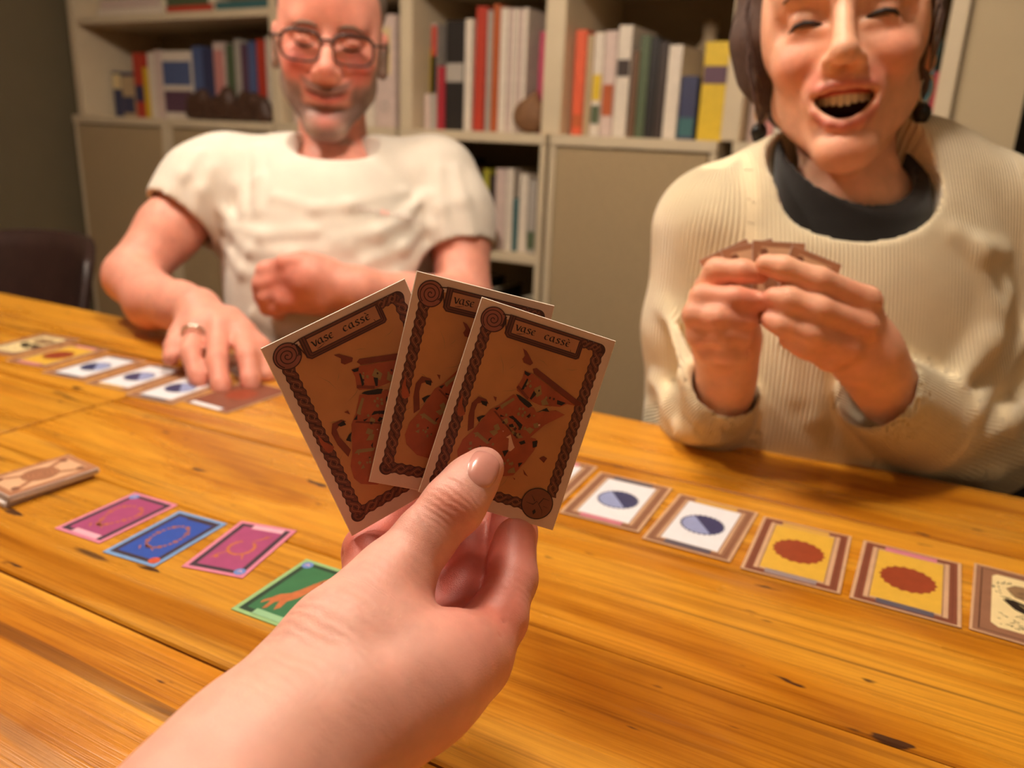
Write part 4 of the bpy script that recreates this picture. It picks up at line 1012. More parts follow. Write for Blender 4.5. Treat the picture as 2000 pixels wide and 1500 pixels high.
def head_field(F, h, kind):
    R = h.R
    E = lambda c, r, k=.01, op=1: F.ell(h(*c), r, R, k, op)
    Cn = lambda a, b, ra, rb, k=.008, op=1: F.cone(h(*a), h(*b), ra, rb, k, op)
    wm = kind == 'woman'
    E((0, .050, -.016), (.071 if wm else .076, .076, .094), .0)
    E((0, -.034, .016), (.0605 if wm else .068, .080, .066), .03)
    for s in (-1, 1):
        Cn((s*(.043 if wm else .047), -.066, .016), (s*(.012 if wm else .018), -.112 if wm else -.110, .066), .018, .015, .025)          # jaw
        E((s*.040, -.036, .060), (.021, .019, .019), .022)                                           # cheeks
        E((s*.062, .0, .028), (.010, .03, .03), .02)                                                 # temples
    E((0, -.117 if wm else -.117, .072 if wm else .069), (.019, .013, .014) if wm else (.026, .020, .019), .018)                                    # chin
    Cn((-.038, .020, .068), (.038, .020, .068), .011, .011, .016)                                    # brow ridge
    E((0, .045, .045), (.058, .035, .038), .03)                                                      # forehead
    for s in (-1, 1):
        E((s*.032, -.001, .086), (.0165, .0115, .014), .010, -1)                                     # eye sockets
        E((s*.031, -.0015, .0695), (.0145, .0105, .0105), .005)                                      # closed lids
        Cn((s*.018, -.012, .0765), (s*.042, -.013, .071), .0042, .0036, .006)                        # lower lid bags
    # nose
    Cn((0, .010, .078), (0, -.034, .1005), .0072, .0105, .010)
    E((0, -.037, .1015), (.0112, .0098, .0100), .006)
    for s in (-1, 1):
        E((s*.0125, -.041, .0895), (.0078, .0078, .0105), .006)
        E((s*.0062, -.0475, .0965), (.0032, .0024, .0045), .003, -1)
    if wm:
        for s in (-1, 1): F.chain([(h(s*.0185, -.036, .087), .0022), (h(s*.030, -.050, .0835), .0030), (h(s*.0385, -.068, .072), .0026), (h(s*.0385, -.082, .068), .0016)], .010, -1)  # laugh folds
        E((0, -.068, .071), (.030, .020, .016), .02)
        E((0, -.078, .082), (.0275, .0152, .034), .003, -1)                                          # open mouth
        E((0, -.068, .085), (.0280, .0060, .032), .003, -1)
        E((0, -.093, .058), (.017, .008, .020), .004)                                                # tongue
        up = [((-.0300, -.0655, .0725), .0026), ((-.018, -.0625, .0835), .0036), ((-.006, -.0605, .0880), .0040), ((0, -.0613, .0882), .0036), ((.006, -.0605, .0880), .0040), ((.018, -.0625, .0835), .0036), ((.0300, -.0655, .0725), .0026)]
        dn = [((-.0300, -.0660, .0725), .0026), ((-.0245, -.0800, .0775), .0042), ((-.012, -.0915, .0825), .0050), ((0, -.0950, .0840), .0052), ((.012, -.0915, .0825), .0050), ((.0245, -.0800, .0775), .0042), ((.0300, -.0660, .0725), .0026)]
    else:
        for s in (-1, 1): Cn((s*.019, -.040, .0835), (s*.034, -.064, .074), .0018, .0018, .009, -1)
        E((0, -.062, .074), (.030, .017, .014), .02)
        ys = lambda x: -.0715+.0100*(x/.031)**2; zs = lambda x: .0885-.0150*(x/.031)**2
        xs = np.linspace(-.031, .031, 9)
        F.chain([(h(x, ys(x)+.0045, zs(x)-.001), .0058 if abs(x) < .028 else .004) for x in np.linspace(-.034, .034, 9)], .006)     # moustache
        F.chain([(h(x, ys(x), zs(x)+.003), .0030*(1-.5*abs(x)/.031)) for x in xs], .002, -1)                                        # smile
        up = [((x, ys(x)+.0038, zs(x)-.0005), .0020) for x in xs[1:-1]]
        dn = [((x, ys(x)-.0058, zs(x)-.0010), .0042-.0016*abs(x)/.031) for x in xs]
    for ch in (up, dn):
        for (a, ra), (b, rb) in zip(ch[:-1], ch[1:]): Cn(a, b, ra, rb, .0035)
    for s in (-1, 1):                                                                                # ears
        E((s*(.073 if wm else .079), -.012, -.006), (.0075, .030, .017), .008)
        E((s*(.079 if wm else .085), -.010, .000), (.005, .018, .009), .004, -1)
        E((s*(.072 if wm else .078), -.038, .000), (.007, .010, .009), .006)

def surf(bvh, h, x, y, lift=0.0):
    hit, n, _, _ = bvh.ray_cast(Vector(h(x, y, .2)), Vector(-h.R[:, 2]), .3)
    if hit is None: return np.array(h(x, y, .07))
    return np.array(hit)+np.array(n)*lift

def face_strokes(name, bvh, h, strokes, m, parent, org):
    for pts, rad, lift in strokes:
        MB().tube([tuple(surf(bvh, h, x, y, lift)-org) for x, y in pts], rad, 6).build(name, m, parent, smooth=True)

def finger(F, pts, k=.005): F.chain(pts, k)

m_skin_man = skin_mat('skin_man', .52, .15, 500.); m_skin_woman = skin_mat('skin_woman', .50, .12, 500.)
m_lash = mat('lashes', srgb(44, 30, 26), .6); m_brow_w = mat('brow_brown', srgb(84, 58, 46), .7); m_brow_m = mat('brow_grey', srgb(120, 96, 82), .7)
m_teeth = mat('teeth', srgb(238, 222, 188), .25, .04, 200); m_gum = mat('gums', srgb(196, 96, 88), .35, .05, 200)

def fabric(name, col, rough=.9, bump=.15, bs=60., fine=900., rib=False, sheen=.3):
    m = bpy.data.materials.new(name); m.use_nodes = True
    nt = m.node_tree; N = nt.nodes; L = nt.links; b = N['Principled BSDF']
    tc = N.new('ShaderNodeTexCoord')
    nz = N.new('ShaderNodeTexNoise'); nz.inputs['Scale'].default_value = 25; nz.inputs['Detail'].default_value = 4
    L.new(tc.outputs['Object'], nz.inputs['Vector'])
    cr = N.new('ShaderNodeValToRGB'); cr.color_ramp.elements[0].position = .3; cr.color_ramp.elements[1].position = .7
    cr.color_ramp.elements[0].color = tuple(c*.94 for c in col[:3])+(1,); cr.color_ramp.elements[1].color = tuple(min(1, c*1.04) for c in col[:3])+(1,)
    L.new(nz.outputs['Fac'], cr.inputs[0]); L.new(cr.outputs[0], b.inputs['Base Color'])
    b.inputs['Roughness'].default_value = rough; b.inputs['Sheen Weight'].default_value = sheen; b.inputs['Specular IOR Level'].default_value = .2
    fz = N.new('ShaderNodeTexNoise'); fz.inputs['Scale'].default_value = fine; L.new(tc.outputs['Object'], fz.inputs['Vector'])
    bz = N.new('ShaderNodeTexNoise'); bz.inputs['Scale'].default_value = bs/4; bz.inputs['Detail'].default_value = 2; L.new(tc.outputs['Object'], bz.inputs['Vector'])
    bp1 = N.new('ShaderNodeBump'); bp1.inputs['Strength'].default_value = bump; bp1.inputs['Distance'].default_value = .0006; L.new(fz.outputs['Fac'], bp1.inputs['Height'])
    bp2 = N.new('ShaderNodeBump'); bp2.inputs['Strength'].default_value = bump; bp2.inputs['Distance'].default_value = .02; L.new(bz.outputs['Fac'], bp2.inputs['Height']); L.new(bp1.outputs[0], bp2.inputs['Normal'])
    last = bp2.outputs[0]
    if rib:
        at = N.new('ShaderNodeAttribute'); at.attribute_name = 'rib'
        mu = N.new('ShaderNodeMath'); mu.operation = 'MULTIPLY'; mu.inputs[1].default_value = 2*PI/.0034; L.new(at.outputs['Fac'], mu.inputs[0])
        sn0 = N.new('ShaderNodeMath'); sn0.operation = 'SINE'; L.new(mu.outputs[0], sn0.inputs[0])
        rw = N.new('ShaderNodeAttribute'); rw.attribute_name = 'rib_depth'; sn = N.new('ShaderNodeMath'); sn.operation = 'MULTIPLY'; L.new(sn0.outputs[0], sn.inputs[0]); L.new(rw.outputs['Fac'], sn.inputs[1])
        bp3 = N.new('ShaderNodeBump'); bp3.inputs['Strength'].default_value = .75; bp3.inputs['Distance'].default_value = .0013; L.new(sn.outputs[0], bp3.inputs['Height']); L.new(last, bp3.inputs['Normal'])
        last = bp3.outputs[0]
    L.new(last, b.inputs['Normal'])
    return m

def trousers(parent, org, hips, m, fwd, right):
    """seated legs under the table"""
    hips = np.array(hips); fwd = np.array(fwd); right = np.array(right); Z = np.array([0, 0, 1.])
    f = Field(hips+np.array([-.6, -.75, -.6]), hips+np.array([.6, .3, .18]), .009)
    f.ell(hips, (.17, .14, .12), np.stack([right, np.cross(Z, right), Z], 1), .03)
    for s in (-1, 1):
        a = hips+right*s*.09; kn = a+fwd*.36+right*s*.04+Z*.01; an = kn*1; an = kn+fwd*.02; an[2] = .10
        f.chain([(a, .082), (kn, .058)], .03); f.chain([(kn, .056), (an, .045)], .02)
    v, q = f.mesh(1); o = field_obj('trousers', v, q, m, parent); rebase(o, org)
    for s in (-1, 1):
        a = hips+right*s*.13+fwd*.38; a[2] = .0
        g = Field(a+np.array([-.2, -.2, -.01]), a+np.array([.2, .2, .15]), .006)
        g.cone(a+Z*.045, a+fwd*.15+Z*.032, .042, .036, .02).cone(a+Z*.05, a+Z*.10, .042, .04, .02); g.half((0, 0, 0.001), (0, 0, -1))
        v, q = g.mesh(1); o = field_obj('shoe', v, q, m_black, parent); rebase(o, org)

def chair(loc, rz, label, m, zb=.92, wide=.46):
    c = empty('dining_chair', (loc[0], loc[1], 0), label, 'chair', 'dark dining chairs around the table', rz=rz)
    # local: backrest at +y
    f = Field((-.3, -.26, .38), (.3, .26, .52), .008)
    for i in range(5):
        for j in range(5): pass
    f.cone((-.17, -.17, .445), (.17, -.17, .445), .03, .03, .02).cone((-.18, .15, .445), (.18, .15, .445), .03, .03, .02)
    f.ell((0, 0, .445), (.25, .24, .042), None, .02)
    v, q = f.mesh(1); field_obj('seat', v, q, m, c)
    P = []; nu, nv = 24, 8; vv, ff = [], []
    for k, off in enumerate((0, .022)):
        for j in range(nv+1):
            for i in range(nu+1):
                a = -1+2*i/nu; t = j/nv
                x = wide/2*a*(1-.10*t*t); y = .20+.07*(1-a*a)+.10*t+off-.03*a*a; z = .50+(zb-.50)*t*(1-.10*abs(a)**4)
                vv.append((x, y, z))
    n1 = (nu+1)*(nv+1)
    for j in range(nv):
        for i in range(nu):
            a = j*(nu+1)+i; ff.append((a, a+1, a+nu+2, a+nu+1)); ff.append((n1+a+nu+1, n1+a+nu+2, n1+a+1, n1+a))
    for i in range(nu):
        ff.append((n1+i, n1+i+1, i+1, i)); b = nv*(nu+1)+i; ff.append((b, b+1, n1+b+1, n1+b))
    for j in range(nv):
        a = j*(nu+1); ff.append((a, a+nu+1, n1+a+nu+1, n1+a)); a += nu; ff.append((n1+a, n1+a+nu+1, a+nu+1, a))
    pyd('backrest', vv, ff, m, c, smooth=True)
    mm = mat('chair_metal', srgb(30, 27, 25), .4, .1)
    for sx in (-1, 1):
        for sy in (-1, 1):
            MB().tube([(sx*.17, sy*.15, .43), (sx*.22, sy*.21, .0)], [.014, .010], 10).build('leg', mm, c)
        MB().tube([(sx*.15, .17, .43), (sx*.17, .24, .50), (sx*.16, .27, .62)], .011, 8).build('back_support', mm, c)
    return c
m_chair = mat('chair_leather', srgb(52, 32, 28), .45, .15, 40, .1, 150)

# ------------------------------------------------------------------ the man
def man():
    eye = np.array((-0.8296,0.9132,1.1255)); ez = np.array((0.6287,-0.7704,-0.1056)); ex = np.array((0.8802,0.4688,-0.0738))
    h = Frame(eye, ex, ez); h.o = h(0, 0, -.074)
    org = np.array((-0.95, 1.12, 0.0))
    root = empty('person', tuple(org), 'grey-bearded person with glasses and white T-shirt laying down a card', 'person', 'people around the table')
    tx = np.array((0.8647,0.5006,0.0402)); tx[2] = 0; tx /= np.linalg.norm(tx); up = np.array([0, 0, 1.]); fw = np.cross(tx, up)
    T = np.stack([tx, up, fw], 1)     # x right, y up, z towards the table
    B = Field(np.array((-1.34, .42, .52)), np.array((-.46, 1.35, 1.36)), .0030)
    head_field(B, h, 'man')
    nb = (-0.8821,0.9774,0.9499)
    B.cone(h(0, -.050, -.050), nb, .047, .055, .010)
    # torso under the shirt
    B.ell((-0.8554,0.9350,0.8226), (.130,.12,.080), T, .03); B.ell((-0.8281,0.9072,0.7349), (.13,.16,.10), T, .03)
    B.cone((-0.9836,0.8629,0.9237), (-0.7442,1.0371,0.9337), .040, .040, .03)
    # right arm (left in the picture) reaching onto the table
    B.chain([((-0.9948,0.8544,0.9344),.047), ((-1.0071,0.7672,0.8606),.043), ((-1.0060,0.6991,0.8028),.035)], .015)
    B.chain([((-1.0033,0.6972,0.8033),.035), ((-0.9205,0.6686,0.7844),.035), ((-0.8438,0.6482,0.7915),.029), ((-0.7949,0.6353,0.7960),.0265)], .015)
    w = (-0.7905,0.6338,0.7950)
    # hand: knuckles and fingers, tips resting on the cards
    kn = [((-0.7734,0.5922,0.7760),.0125), ((-0.7582,0.6040,0.7852),.0135), ((-0.7363,0.6167,0.7863),.0140), ((-0.7177,0.6311,0.7804),.0135)]
    for p, r in kn: B.cone(w, p, .020, r+.001, .012)
    finger(B, [kn[0], ((-0.7605,0.5732,0.7698),.0105), ((-0.7527,0.5620,0.7599),.0095)])
    finger(B, [kn[1], ((-0.7307,0.5708,0.7665),.0112), ((-0.7047,0.5572,0.7479),.0100), ((-0.6987,0.5538,0.7423),.0090)])
    finger(B, [kn[2], ((-0.6958,0.5769,0.7624),.0115), ((-0.6722,0.5599,0.7447),.0102), ((-0.6659,0.5554,0.7390),.0092)])
    finger(B, [kn[3], ((-0.6758,0.6016,0.7663),.0112), ((-0.6545,0.5849,0.7465),.0100), ((-0.6491,0.5809,0.7404),.0090)])
    B.chain([((-0.7463,0.6422,0.7894),.016), ((-0.6928,0.6338,0.7656),.0125), ((-0.6572,0.6101,0.7440),.0105)], .01)
    # left arm folded over the belly
    B.chain([((-0.7300,1.0494,0.9458),.046), ((-0.6752,1.0242,0.8557),.043), ((-0.6388,0.9793,0.7733),.041)], .015)
    B.chain([((-0.6388,0.9793,0.7733),.041), ((-0.6566,0.8722,0.7875),.037), ((-0.6905,0.8064,0.8080),.029), ((-0.7065,0.7928,0.8120),.027)], .015)
    B.chain([((-0.7065,0.7928,0.8120),.027), ((-0.7350,0.7687,0.8231),.029), ((-0.7691,0.7581,0.8304),.019)], .014)
    B.cone((-0.7222,0.7727,0.7973), (-0.7647,0.7516,0.7948), .022, .017, .012)
    for a, b, c in (((-0.7664,0.7557,0.8363),(-0.7982,0.7459,0.8251),(-0.7969,0.7523,0.8075)), ((-0.7632,0.7471,0.8205),(-0.7975,0.7378,0.8081),(-0.7971,0.7471,0.7932)), ((-0.7575,0.7450,0.8055),(-0.7927,0.7376,0.7932),(-0.7917,0.7483,0.7814)), ((-0.7522,0.7480,0.7923),(-0.7849,0.7435,0.7804),(-0.7855,0.7526,0.7733))): pass
    finger(B, [((-0.7675,0.7613,0.8369),.0145), ((-0.7959,0.7483,0.8284),.0130), ((-0.8084,0.7480,0.8066),.0115)])
    finger(B, [((-0.7642,0.7545,0.8227),.0145), ((-0.7969,0.7420,0.8123),.0130), ((-0.8036,0.7461,0.7938),.0115)])
    finger(B, [((-0.7610,0.7532,0.8072),.0140), ((-0.7902,0.7425,0.7962),.0125), ((-0.7950,0.7460,0.7799),.0110)])
    finger(B, [((-0.7574,0.7551,0.7932),.0135), ((-0.7793,0.7471,0.7819),.0115), ((-0.7803,0.7522,0.7741),.0100)])
    B.chain([((-0.7196,0.7810,0.8334),.017), ((-0.7432,0.7599,0.8450),.0125), ((-0.7631,0.7484,0.8441),.0105)], .008)
    V, Q = B.mesh(1)
    C = blobs(V, srgb(234, 162, 142), [(h(.042, -.034, .075), (.024,.022,.03), srgb(218, 100, 98), .75), (h(-.042, -.034, .075), (.024,.022,.03), srgb(220, 102, 98), .75), (h(0, -.036, .105), .014, srgb(222, 110, 96), .5),
        (h(.080, -.01, 0), .03, srgb(216, 110, 100), .6), (h(-.080, -.01, 0), .03, srgb(220, 112, 100), .6), (h(0, .05, .08), .05, srgb(230, 140, 118), .5), (nb, .07, srgb(206, 120, 100), .4), (h(0, -.105, .08), .018, srgb(214, 112, 102), .8),
        ((-0.7563,0.7449,0.8236), .05, srgb(214, 118, 104), .6), ((-0.7054,0.5536,0.7457), .03, srgb(222, 130, 110), .4), ((-0.6637,0.5658,0.7477), .04, srgb(222, 130, 110), .4)])
    L = h.local(V); x, y, z = L.T
    near = (np.abs(x) < .12) & (y > -.15) & (y < .14) & (z > -.03) & (z < .14)
    sm = lambda a, b, t: np.clip((t-a)/(b-a), 0, 1)**2*(3-2*np.clip((t-a)/(b-a), 0, 1))
    # lips and the beard, moustache and stubble
    ysm = -.0715+.0100*np.clip(np.abs(x)/.031, 0, 1.4)**2
    lip = np.exp(-((y-ysm+.0062)/.0042)**2-(x/.029)**8)*(z > .06)
    cav = np.exp(-((y-ysm)/.0026)**2-(x/.030)**8)*(z > .05)
    jaw = sm(-.030, -.062, y+.30*np.maximum(0, .05-np.abs(x))*0)
    side = sm(.040, .056, np.abs(x))*sm(.010, -.010, y)*sm(.062, .040, z)*(z > -.03)
    pinkchin = np.exp(-(x/.020)**2-((y+.105)/.011)**2)*(z > .05)
    chin = sm(-.080, -.090, y)*sm(.022, .040, z)*(1-.85*pinkchin)+sm(.030, .040, np.abs(x))*sm(-.048, -.062, y)*sm(-.01, .012, z)*sm(-.115, -.100, y)
    mous = np.exp(-((y-ysm-.0080)/.0058)**4-(x/.037)**8)*(z > .05)
    corner = np.maximum(np.exp(-((np.abs(x)-.038)/.006)**2-((y+.076)/.018)**2)*(z > .04), np.exp(-(x/.009)**2-((y+.0865)/.004)**2)*(z > .06))
    chk = 1-np.exp(-((np.abs(x)-.040)/.020)**2-((y+.040)/.020)**2)*(z > .045)
    beard = np.clip(np.maximum.reduce([chin, side, mous*.95, corner*.9]), 0, 1)*near*np.where(mous > .4, 1, chk)*sm(-.144, -.136, y)*np.where(y < -.10, sm(.030, .046, z), 1)
    rn = np.random.RandomState(1).rand(len(V))
    bc = np.array(srgb(112, 96, 88)[:3])[None]*(0.75+.5*rn[:, None]); white = np.array(srgb(172, 156, 144)[:3])[None]*(.85+.3*rn[:, None])
    wch = np.clip(np.exp(-((np.abs(x)-.024)/.010)**2)*sm(-.100, -.115, y)*.9+sm(.05, .062, np.abs(x))*.6, 0, 1)[:, None]
    bc = bc*(1-wch)+white*wch
    dk = (np.clip(mous+np.exp(-(x/.009)**2-((y+.0865)/.004)**2)*(z > .06), 0, 1)*near*.8)[:, None]; bc = bc*(1-dk)+np.array(srgb(96, 70, 60)[:3])*dk
    C = C*(1-beard[:, None]*.88)+bc*beard[:, None]*.88
    lip = np.clip(lip*near, 0, 1)[:, None]; C = C*(1-lip*.85)+np.array(srgb(206, 96, 92)[:3])*lip*.85
    cav = np.clip(cav*near, 0, 1)[:, None]; C = C*(1-cav)+np.array(srgb(90, 40, 36)[:3])*cav
    body = field_obj('body', V, Q, m_skin_man, root, C)
    bvh = BVHTree.FromPolygons([tuple(p) for p in V], [tuple(q) for q in Q])
    rebase(body, org)
    # closed eyes looking down, brows
    face_strokes('eyelash', bvh, h, [([(s*.019, -.006), (s*.026, -.0095), (s*.033, -.0100), (s*.040, -.0080), (s*.0445, -.0050)], [.0008, .0016, .0018, .0016, .0008], .0004) for s in (-1, 1)], m_lash, root, org)
    face_strokes('eyebrow', bvh, h, [([(s*.014, .017), (s*.024, .0205), (s*.036, .0205), (s*.047, .0150)], [.0016, .0026, .0024, .0010], .0008) for s in (-1, 1)], m_brow_m, root, org)
    MB().add(*arc_teeth(h, -.0690, .0850, .019, .0042, org)).build('teeth', m_teeth, root, smooth=True)
    # short grey hair
    Hf = Field(h.o-.16, h.o+.16, .0035)
    Hf.ell(h(0, .052, -.018), (.0795, .078, .0975), h.R, 0)
    Hf.ell(h(0, .015, .085), (.0645, .085, .075), h.R, .012, -1)
    for s in (-1, 1): Hf.ell(h(s*.088, -.02, .0), (.020, .038, .022), h.R, .008, -1)
    Hf.ell(h(0, -.10, .0), (.2, .075, .2), h.R, .01, -1)
    v, q = Hf.mesh(1); ho = field_obj('hair', v, q, mat('hair_grey', srgb(128, 112, 100), .7, .3, 500, .8, 900), root); rebase(ho, org)
    # glasses
    mg = mat('glasses_frame', srgb(58, 40, 36), .3, .1); ml = bpy.data.materials.new('glasses_lens'); ml.use_nodes = True
    bb = ml.node_tree.nodes['Principled BSDF']; bb.inputs['Transmission Weight'].default_value = 1; bb.inputs['Roughness'].default_value = 0; bb.inputs['IOR'].default_value = 1.02; bb.inputs['Base Color'].default_value = (.96, .94, .92, 1)
    gl = MB().tube([tuple(h(t*.010, -.001+.003*(1-t*t), .0945)-org) for t in np.linspace(-1, 1, 7)], .0019, 8).build('eyeglasses', mg, root, smooth=True)
    for s in (-1, 1):
        P = []
        for a in np.linspace(0, 2*PI, 41)[:-1]:
            ca, sa = math.cos(a), math.sin(a)
            px_ = math.copysign(abs(ca)**.6, ca)*.0275; py_ = math.copysign(abs(sa)**.65, sa)*.0195
            P.append((s*(.0355)+px_, -.009+py_, .0925-.012*max(0, abs(s*.0355+px_)-.02)/.04))
        rim = MB().tube([tuple(h(*p)-org) for p in P], [.0017+.0008*(p[1] > -.002) for p in P], 8, True).build('rim', mg, gl, smooth=True)
        n = len(P); c_ = np.mean([h(*p) for p in P], 0)-org
        pyd('lens', [tuple(h(*p)-org) for p in P]+[tuple(h(p[0], p[1], p[2]-.0012)-org) for p in P], [tuple(range(n)), tuple(range(n, 2*n))[::-1]]+[(i, i+n, (i+1) % n+n, (i+1) % n) for i in range(n)], ml, gl)
        MB().tube([tuple(h(*p)-org) for p in ((s*.063, .001, .089), (s*.076, .001, .080), (s*.083, .002, .01), (s*.084, -.008, -.012), (s*.082, -.026, -.022))], [.002, .0018, .0018, .0018, .0014], 8).build('temple_arm', mg, gl, smooth=True)
    # T-shirt
    S = Field(np.array((-1.34, .62, .50)), np.array((-.46, 1.42, 1.12)), .0038)
    S.ell((-0.8526,0.9269,0.8392), (.158,.165,.108), T, .0); S.ell((-0.8174,0.8960,0.7541), (.155,.21,.128), T, .04); S.ell((-0.7984,0.8704,0.6353), (.150,.16,.122), T, .04)
    S.chain([((-0.9814,0.8662,0.9297),.062), ((-0.9249,0.9198,0.9333),.056), ((-0.8711,0.9564,0.9311),.052), ((-0.8100,0.9976,0.9368),.056), ((-0.7471,1.0412,0.9396),.062)], .035)
    S.chain([((-0.9860,0.8604,0.9273),.066), ((-0.9965,0.8297,0.9150),.063), ((-1.0004,0.7959,0.8870),.0585)], .03)
    S.chain([((-0.7381,1.0448,0.9354),.066), ((-0.6986,1.0356,0.8911),.058), ((-0.6761,1.0203,0.8498),.0545)], .03)
    # folds at the armpits and across the belly
    def fold(pts, r=.006, k=.014):
        P_ = [np.array(p) for p in pts]; out = []
        for i, p in enumerate(P_):
            # slide every control point onto the cloth, then let the ridge stand a little proud
            e = fw; lo_, hi_ = -.20, .20; best = None
            for t in np.arange(.20, -.20, -.004):
                q = p+e*t
                if S.at(q) < 0: best = q; break
            if best is not None: out.append((best-e*(r*.35), r*(.55 if i in (0, len(P_)-1) else 1)))
        if len(out) > 1: S.chain(out, k)
    FD = [([(-0.9340,0.8413,0.9702), (-0.9210,0.8338,0.9285), (-0.8984,0.8305,0.8837)], .006), ([(-0.9164,0.8540,0.9781), (-0.8957,0.8509,0.9368), (-0.8814,0.8441,0.8951)], .005), ([(-0.9448,0.8099,0.8992), (-0.9154,0.8169,0.8724), (-0.8695,0.8405,0.8661), (-0.8077,0.8792,0.8774)], .006),
          ([(-0.9344,0.8059,0.8715), (-0.8784,0.8283,0.8459), (-0.8272,0.8569,0.8455), (-0.7657,0.8960,0.8582)], .006), ([(-0.9291,0.7990,0.8435), (-0.8857,0.8140,0.8173), (-0.8464,0.8343,0.8121)], .006), ([(-0.7256,1.0011,0.9211), (-0.7399,0.9823,0.8910), (-0.7635,0.9634,0.8752), (-0.8087,0.9352,0.8672)], .0055),
          ([(-0.7147,0.9943,0.8848), (-0.7329,0.9733,0.8546), (-0.7695,0.9463,0.8367)], .006), ([(-0.7084,0.9848,0.8483), (-0.7326,0.9604,0.8178), (-0.7642,0.9394,0.8090)], .006), ([(-0.8664,0.8603,0.9170), (-0.8130,0.8862,0.9053), (-0.7757,0.9091,0.9106), (-0.7210,0.9450,0.9251)], .004),
          ([(-0.7127,1.0216,0.9585), (-0.6977,1.0120,0.9077), (-0.6821,1.0040,0.8606)], .005), ([(-0.6929,1.0331,0.9594), (-0.6746,1.0279,0.9161), (-0.6524,1.0238,0.8693)], .005), ([(-0.7157,1.0068,0.9216), (-0.7040,0.9978,0.8780), (-0.6931,0.9911,0.8417)], .005),
          ([(-0.9784,0.8156,0.9682), (-0.9857,0.8013,0.9396), (-0.9987,0.7825,0.9073)], .005), ([(-0.9585,0.8195,0.9479), (-0.9627,0.8071,0.9195), (-0.9669,0.7946,0.8911)], .005), ([(-0.8624,0.8074,0.7620), (-0.8064,0.8298,0.7364), (-0.7544,0.8574,0.7318)], .007)]
    for p_, r_ in FD: fold(p_, r_)
    # neck and sleeve openings
    S.ell((-0.8251,0.9139,1.0021), (.070,.046,.070), T, .004, -1)
    S.cone((-0.8542,0.9423,0.9593), (-0.8373,0.9274,1.0594), .050, .068, .004, -1)
    sl, sr = np.array((-1.0001,0.7995,0.8897)), np.array((-0.6791,1.0231,0.8554))
    dl = np.array((-1.0071,0.7672,0.8606))-np.array((-0.9965,0.8297,0.9150)); dr = np.array((-0.6613,1.0074,0.8204))-np.array((-0.6986,1.0356,0.8911))
    for p, dd, ri in ((sl, dl, .0500), (sr, dr, .0465)):
        dd = dd/np.linalg.norm(dd); S.cone(p+dd*.105, p+dd*.20, .100, .100, .001, -1); S.cone(p-dd*.005, p+dd*.06, ri, ri, .002, -1)
    V, Q = S.mesh(2)
    so = field_obj('t_shirt', V, Q, fabric('white_cotton', srgb(226, 216, 204), .9, .12, 50.), root)
    sbvh = BVHTree.FromPolygons([tuple(p) for p in V], [tuple(q) for q in Q]); rebase(so, org)
    # ribbed collar
    col = []
    for a in np.linspace(0, 2*PI, 49)[:-1]:
        p = np.array((-0.8451,0.9340,1.0061))+T@np.array([.0715*math.cos(a), .030*math.cos(a)**2-.028*max(0, math.sin(a))+.012, .068*math.sin(a)+.01]); col.append(p)
    # faint chest print: a row of small pale marks with one pink one
    pr_ = MB(); rr = random.Random(2); pm = MB()
    for i in range(14):
        c = np.array((-0.7142,0.8268,0.9198))*(1-i/13)+np.array((-0.6483,0.8629,0.9171))*(i/13); e = np.array((-0.4682,0.8325,-0.2963))
        hit, nr, _, _ = sbvh.ray_cast(Vector(c), Vector(e), .3)
        if hit is None: continue
        hit = np.array(hit)-org; nr = np.array(nr); r_ = T[:, 0]; u_ = np.cross(nr, r_)
        w_, h_ = .0020, rr.uniform(.0035, .006)
        q = [hit+nr*.0008+r_*sx*w_+u_*sy*h_ for sx, sy in ((-1, -1), (1, -1), (1, 1), (-1, 1))]
        (pm if i in (5, 6) else pr_).add([tuple(k) for k in q], [(0, 1, 2, 3)])
    pr_.build('chest_print', mat('print_pale_grey', srgb(206, 190, 180), .9), root); pm.build('chest_print_mark', mat('print_pale_pink', srgb(236, 170, 160), .9), root)
    trousers(root, org, (org[0]+.0, org[1]+.08, .56), fabric('dark_denim', srgb(44, 46, 58)), fw, tx)
    # ring on the ring finger
    rg = np.array((-0.7457,0.5891,0.7810)); ax = np.array((-0.7307,0.5708,0.7665))-np.array(kn[1][0]); ax /= np.linalg.norm(ax); a1 = np.cross(ax, [0, 0, 1.]); a1 /= np.linalg.norm(a1); a2 = np.cross(ax, a1)
    ring = MB().tube([tuple(a1*.0132*math.cos(t)+a2*.0132*math.sin(t)) for t in np.linspace(0, 2*PI, 33)[:-1]], .0021, 8, True).build('finger_ring', mat('silver', srgb(225, 220, 210), .2, .03, metal=1.0), None, tuple(rg), True)
    tag(ring, 'silver ring on the finger of the man', 'ring')
    return root

def arc_teeth(h, ytop, z, half, hgt, org, n=8):
    """upper row of teeth as one arc of rounded blocks"""
    mb = MB()
    for i in range(n):
        t = (i+.5)/n*2-1; w = half*2/n*.94
        cx = half*t; cz = z-.016*t*t; hh = hgt*(1-.28*abs(t)+(.06 if abs(t) < .2 else 0))
        prof = [(-.5, 0), (-.5, -.75), (-.32, -1), (.32, -1), (.5, -.75), (.5, 0)]
        tn = -.032*t/half*half/half*.5
        vs = []
        for dz in (0, -.004):
            for a, b in prof: vs.append(tuple(h(cx+a*w, ytop+b*hh, cz+dz+(-.032*t)*(a*w)/half*1.0)-org))
        k = len(prof)
        mb.add(vs, [tuple(range(k))[::-1], tuple(range(k, 2*k))]+[(j, (j+1) % k, (j+1) % k+k, j+k) for j in range(k)])
    return mb.v, mb.f

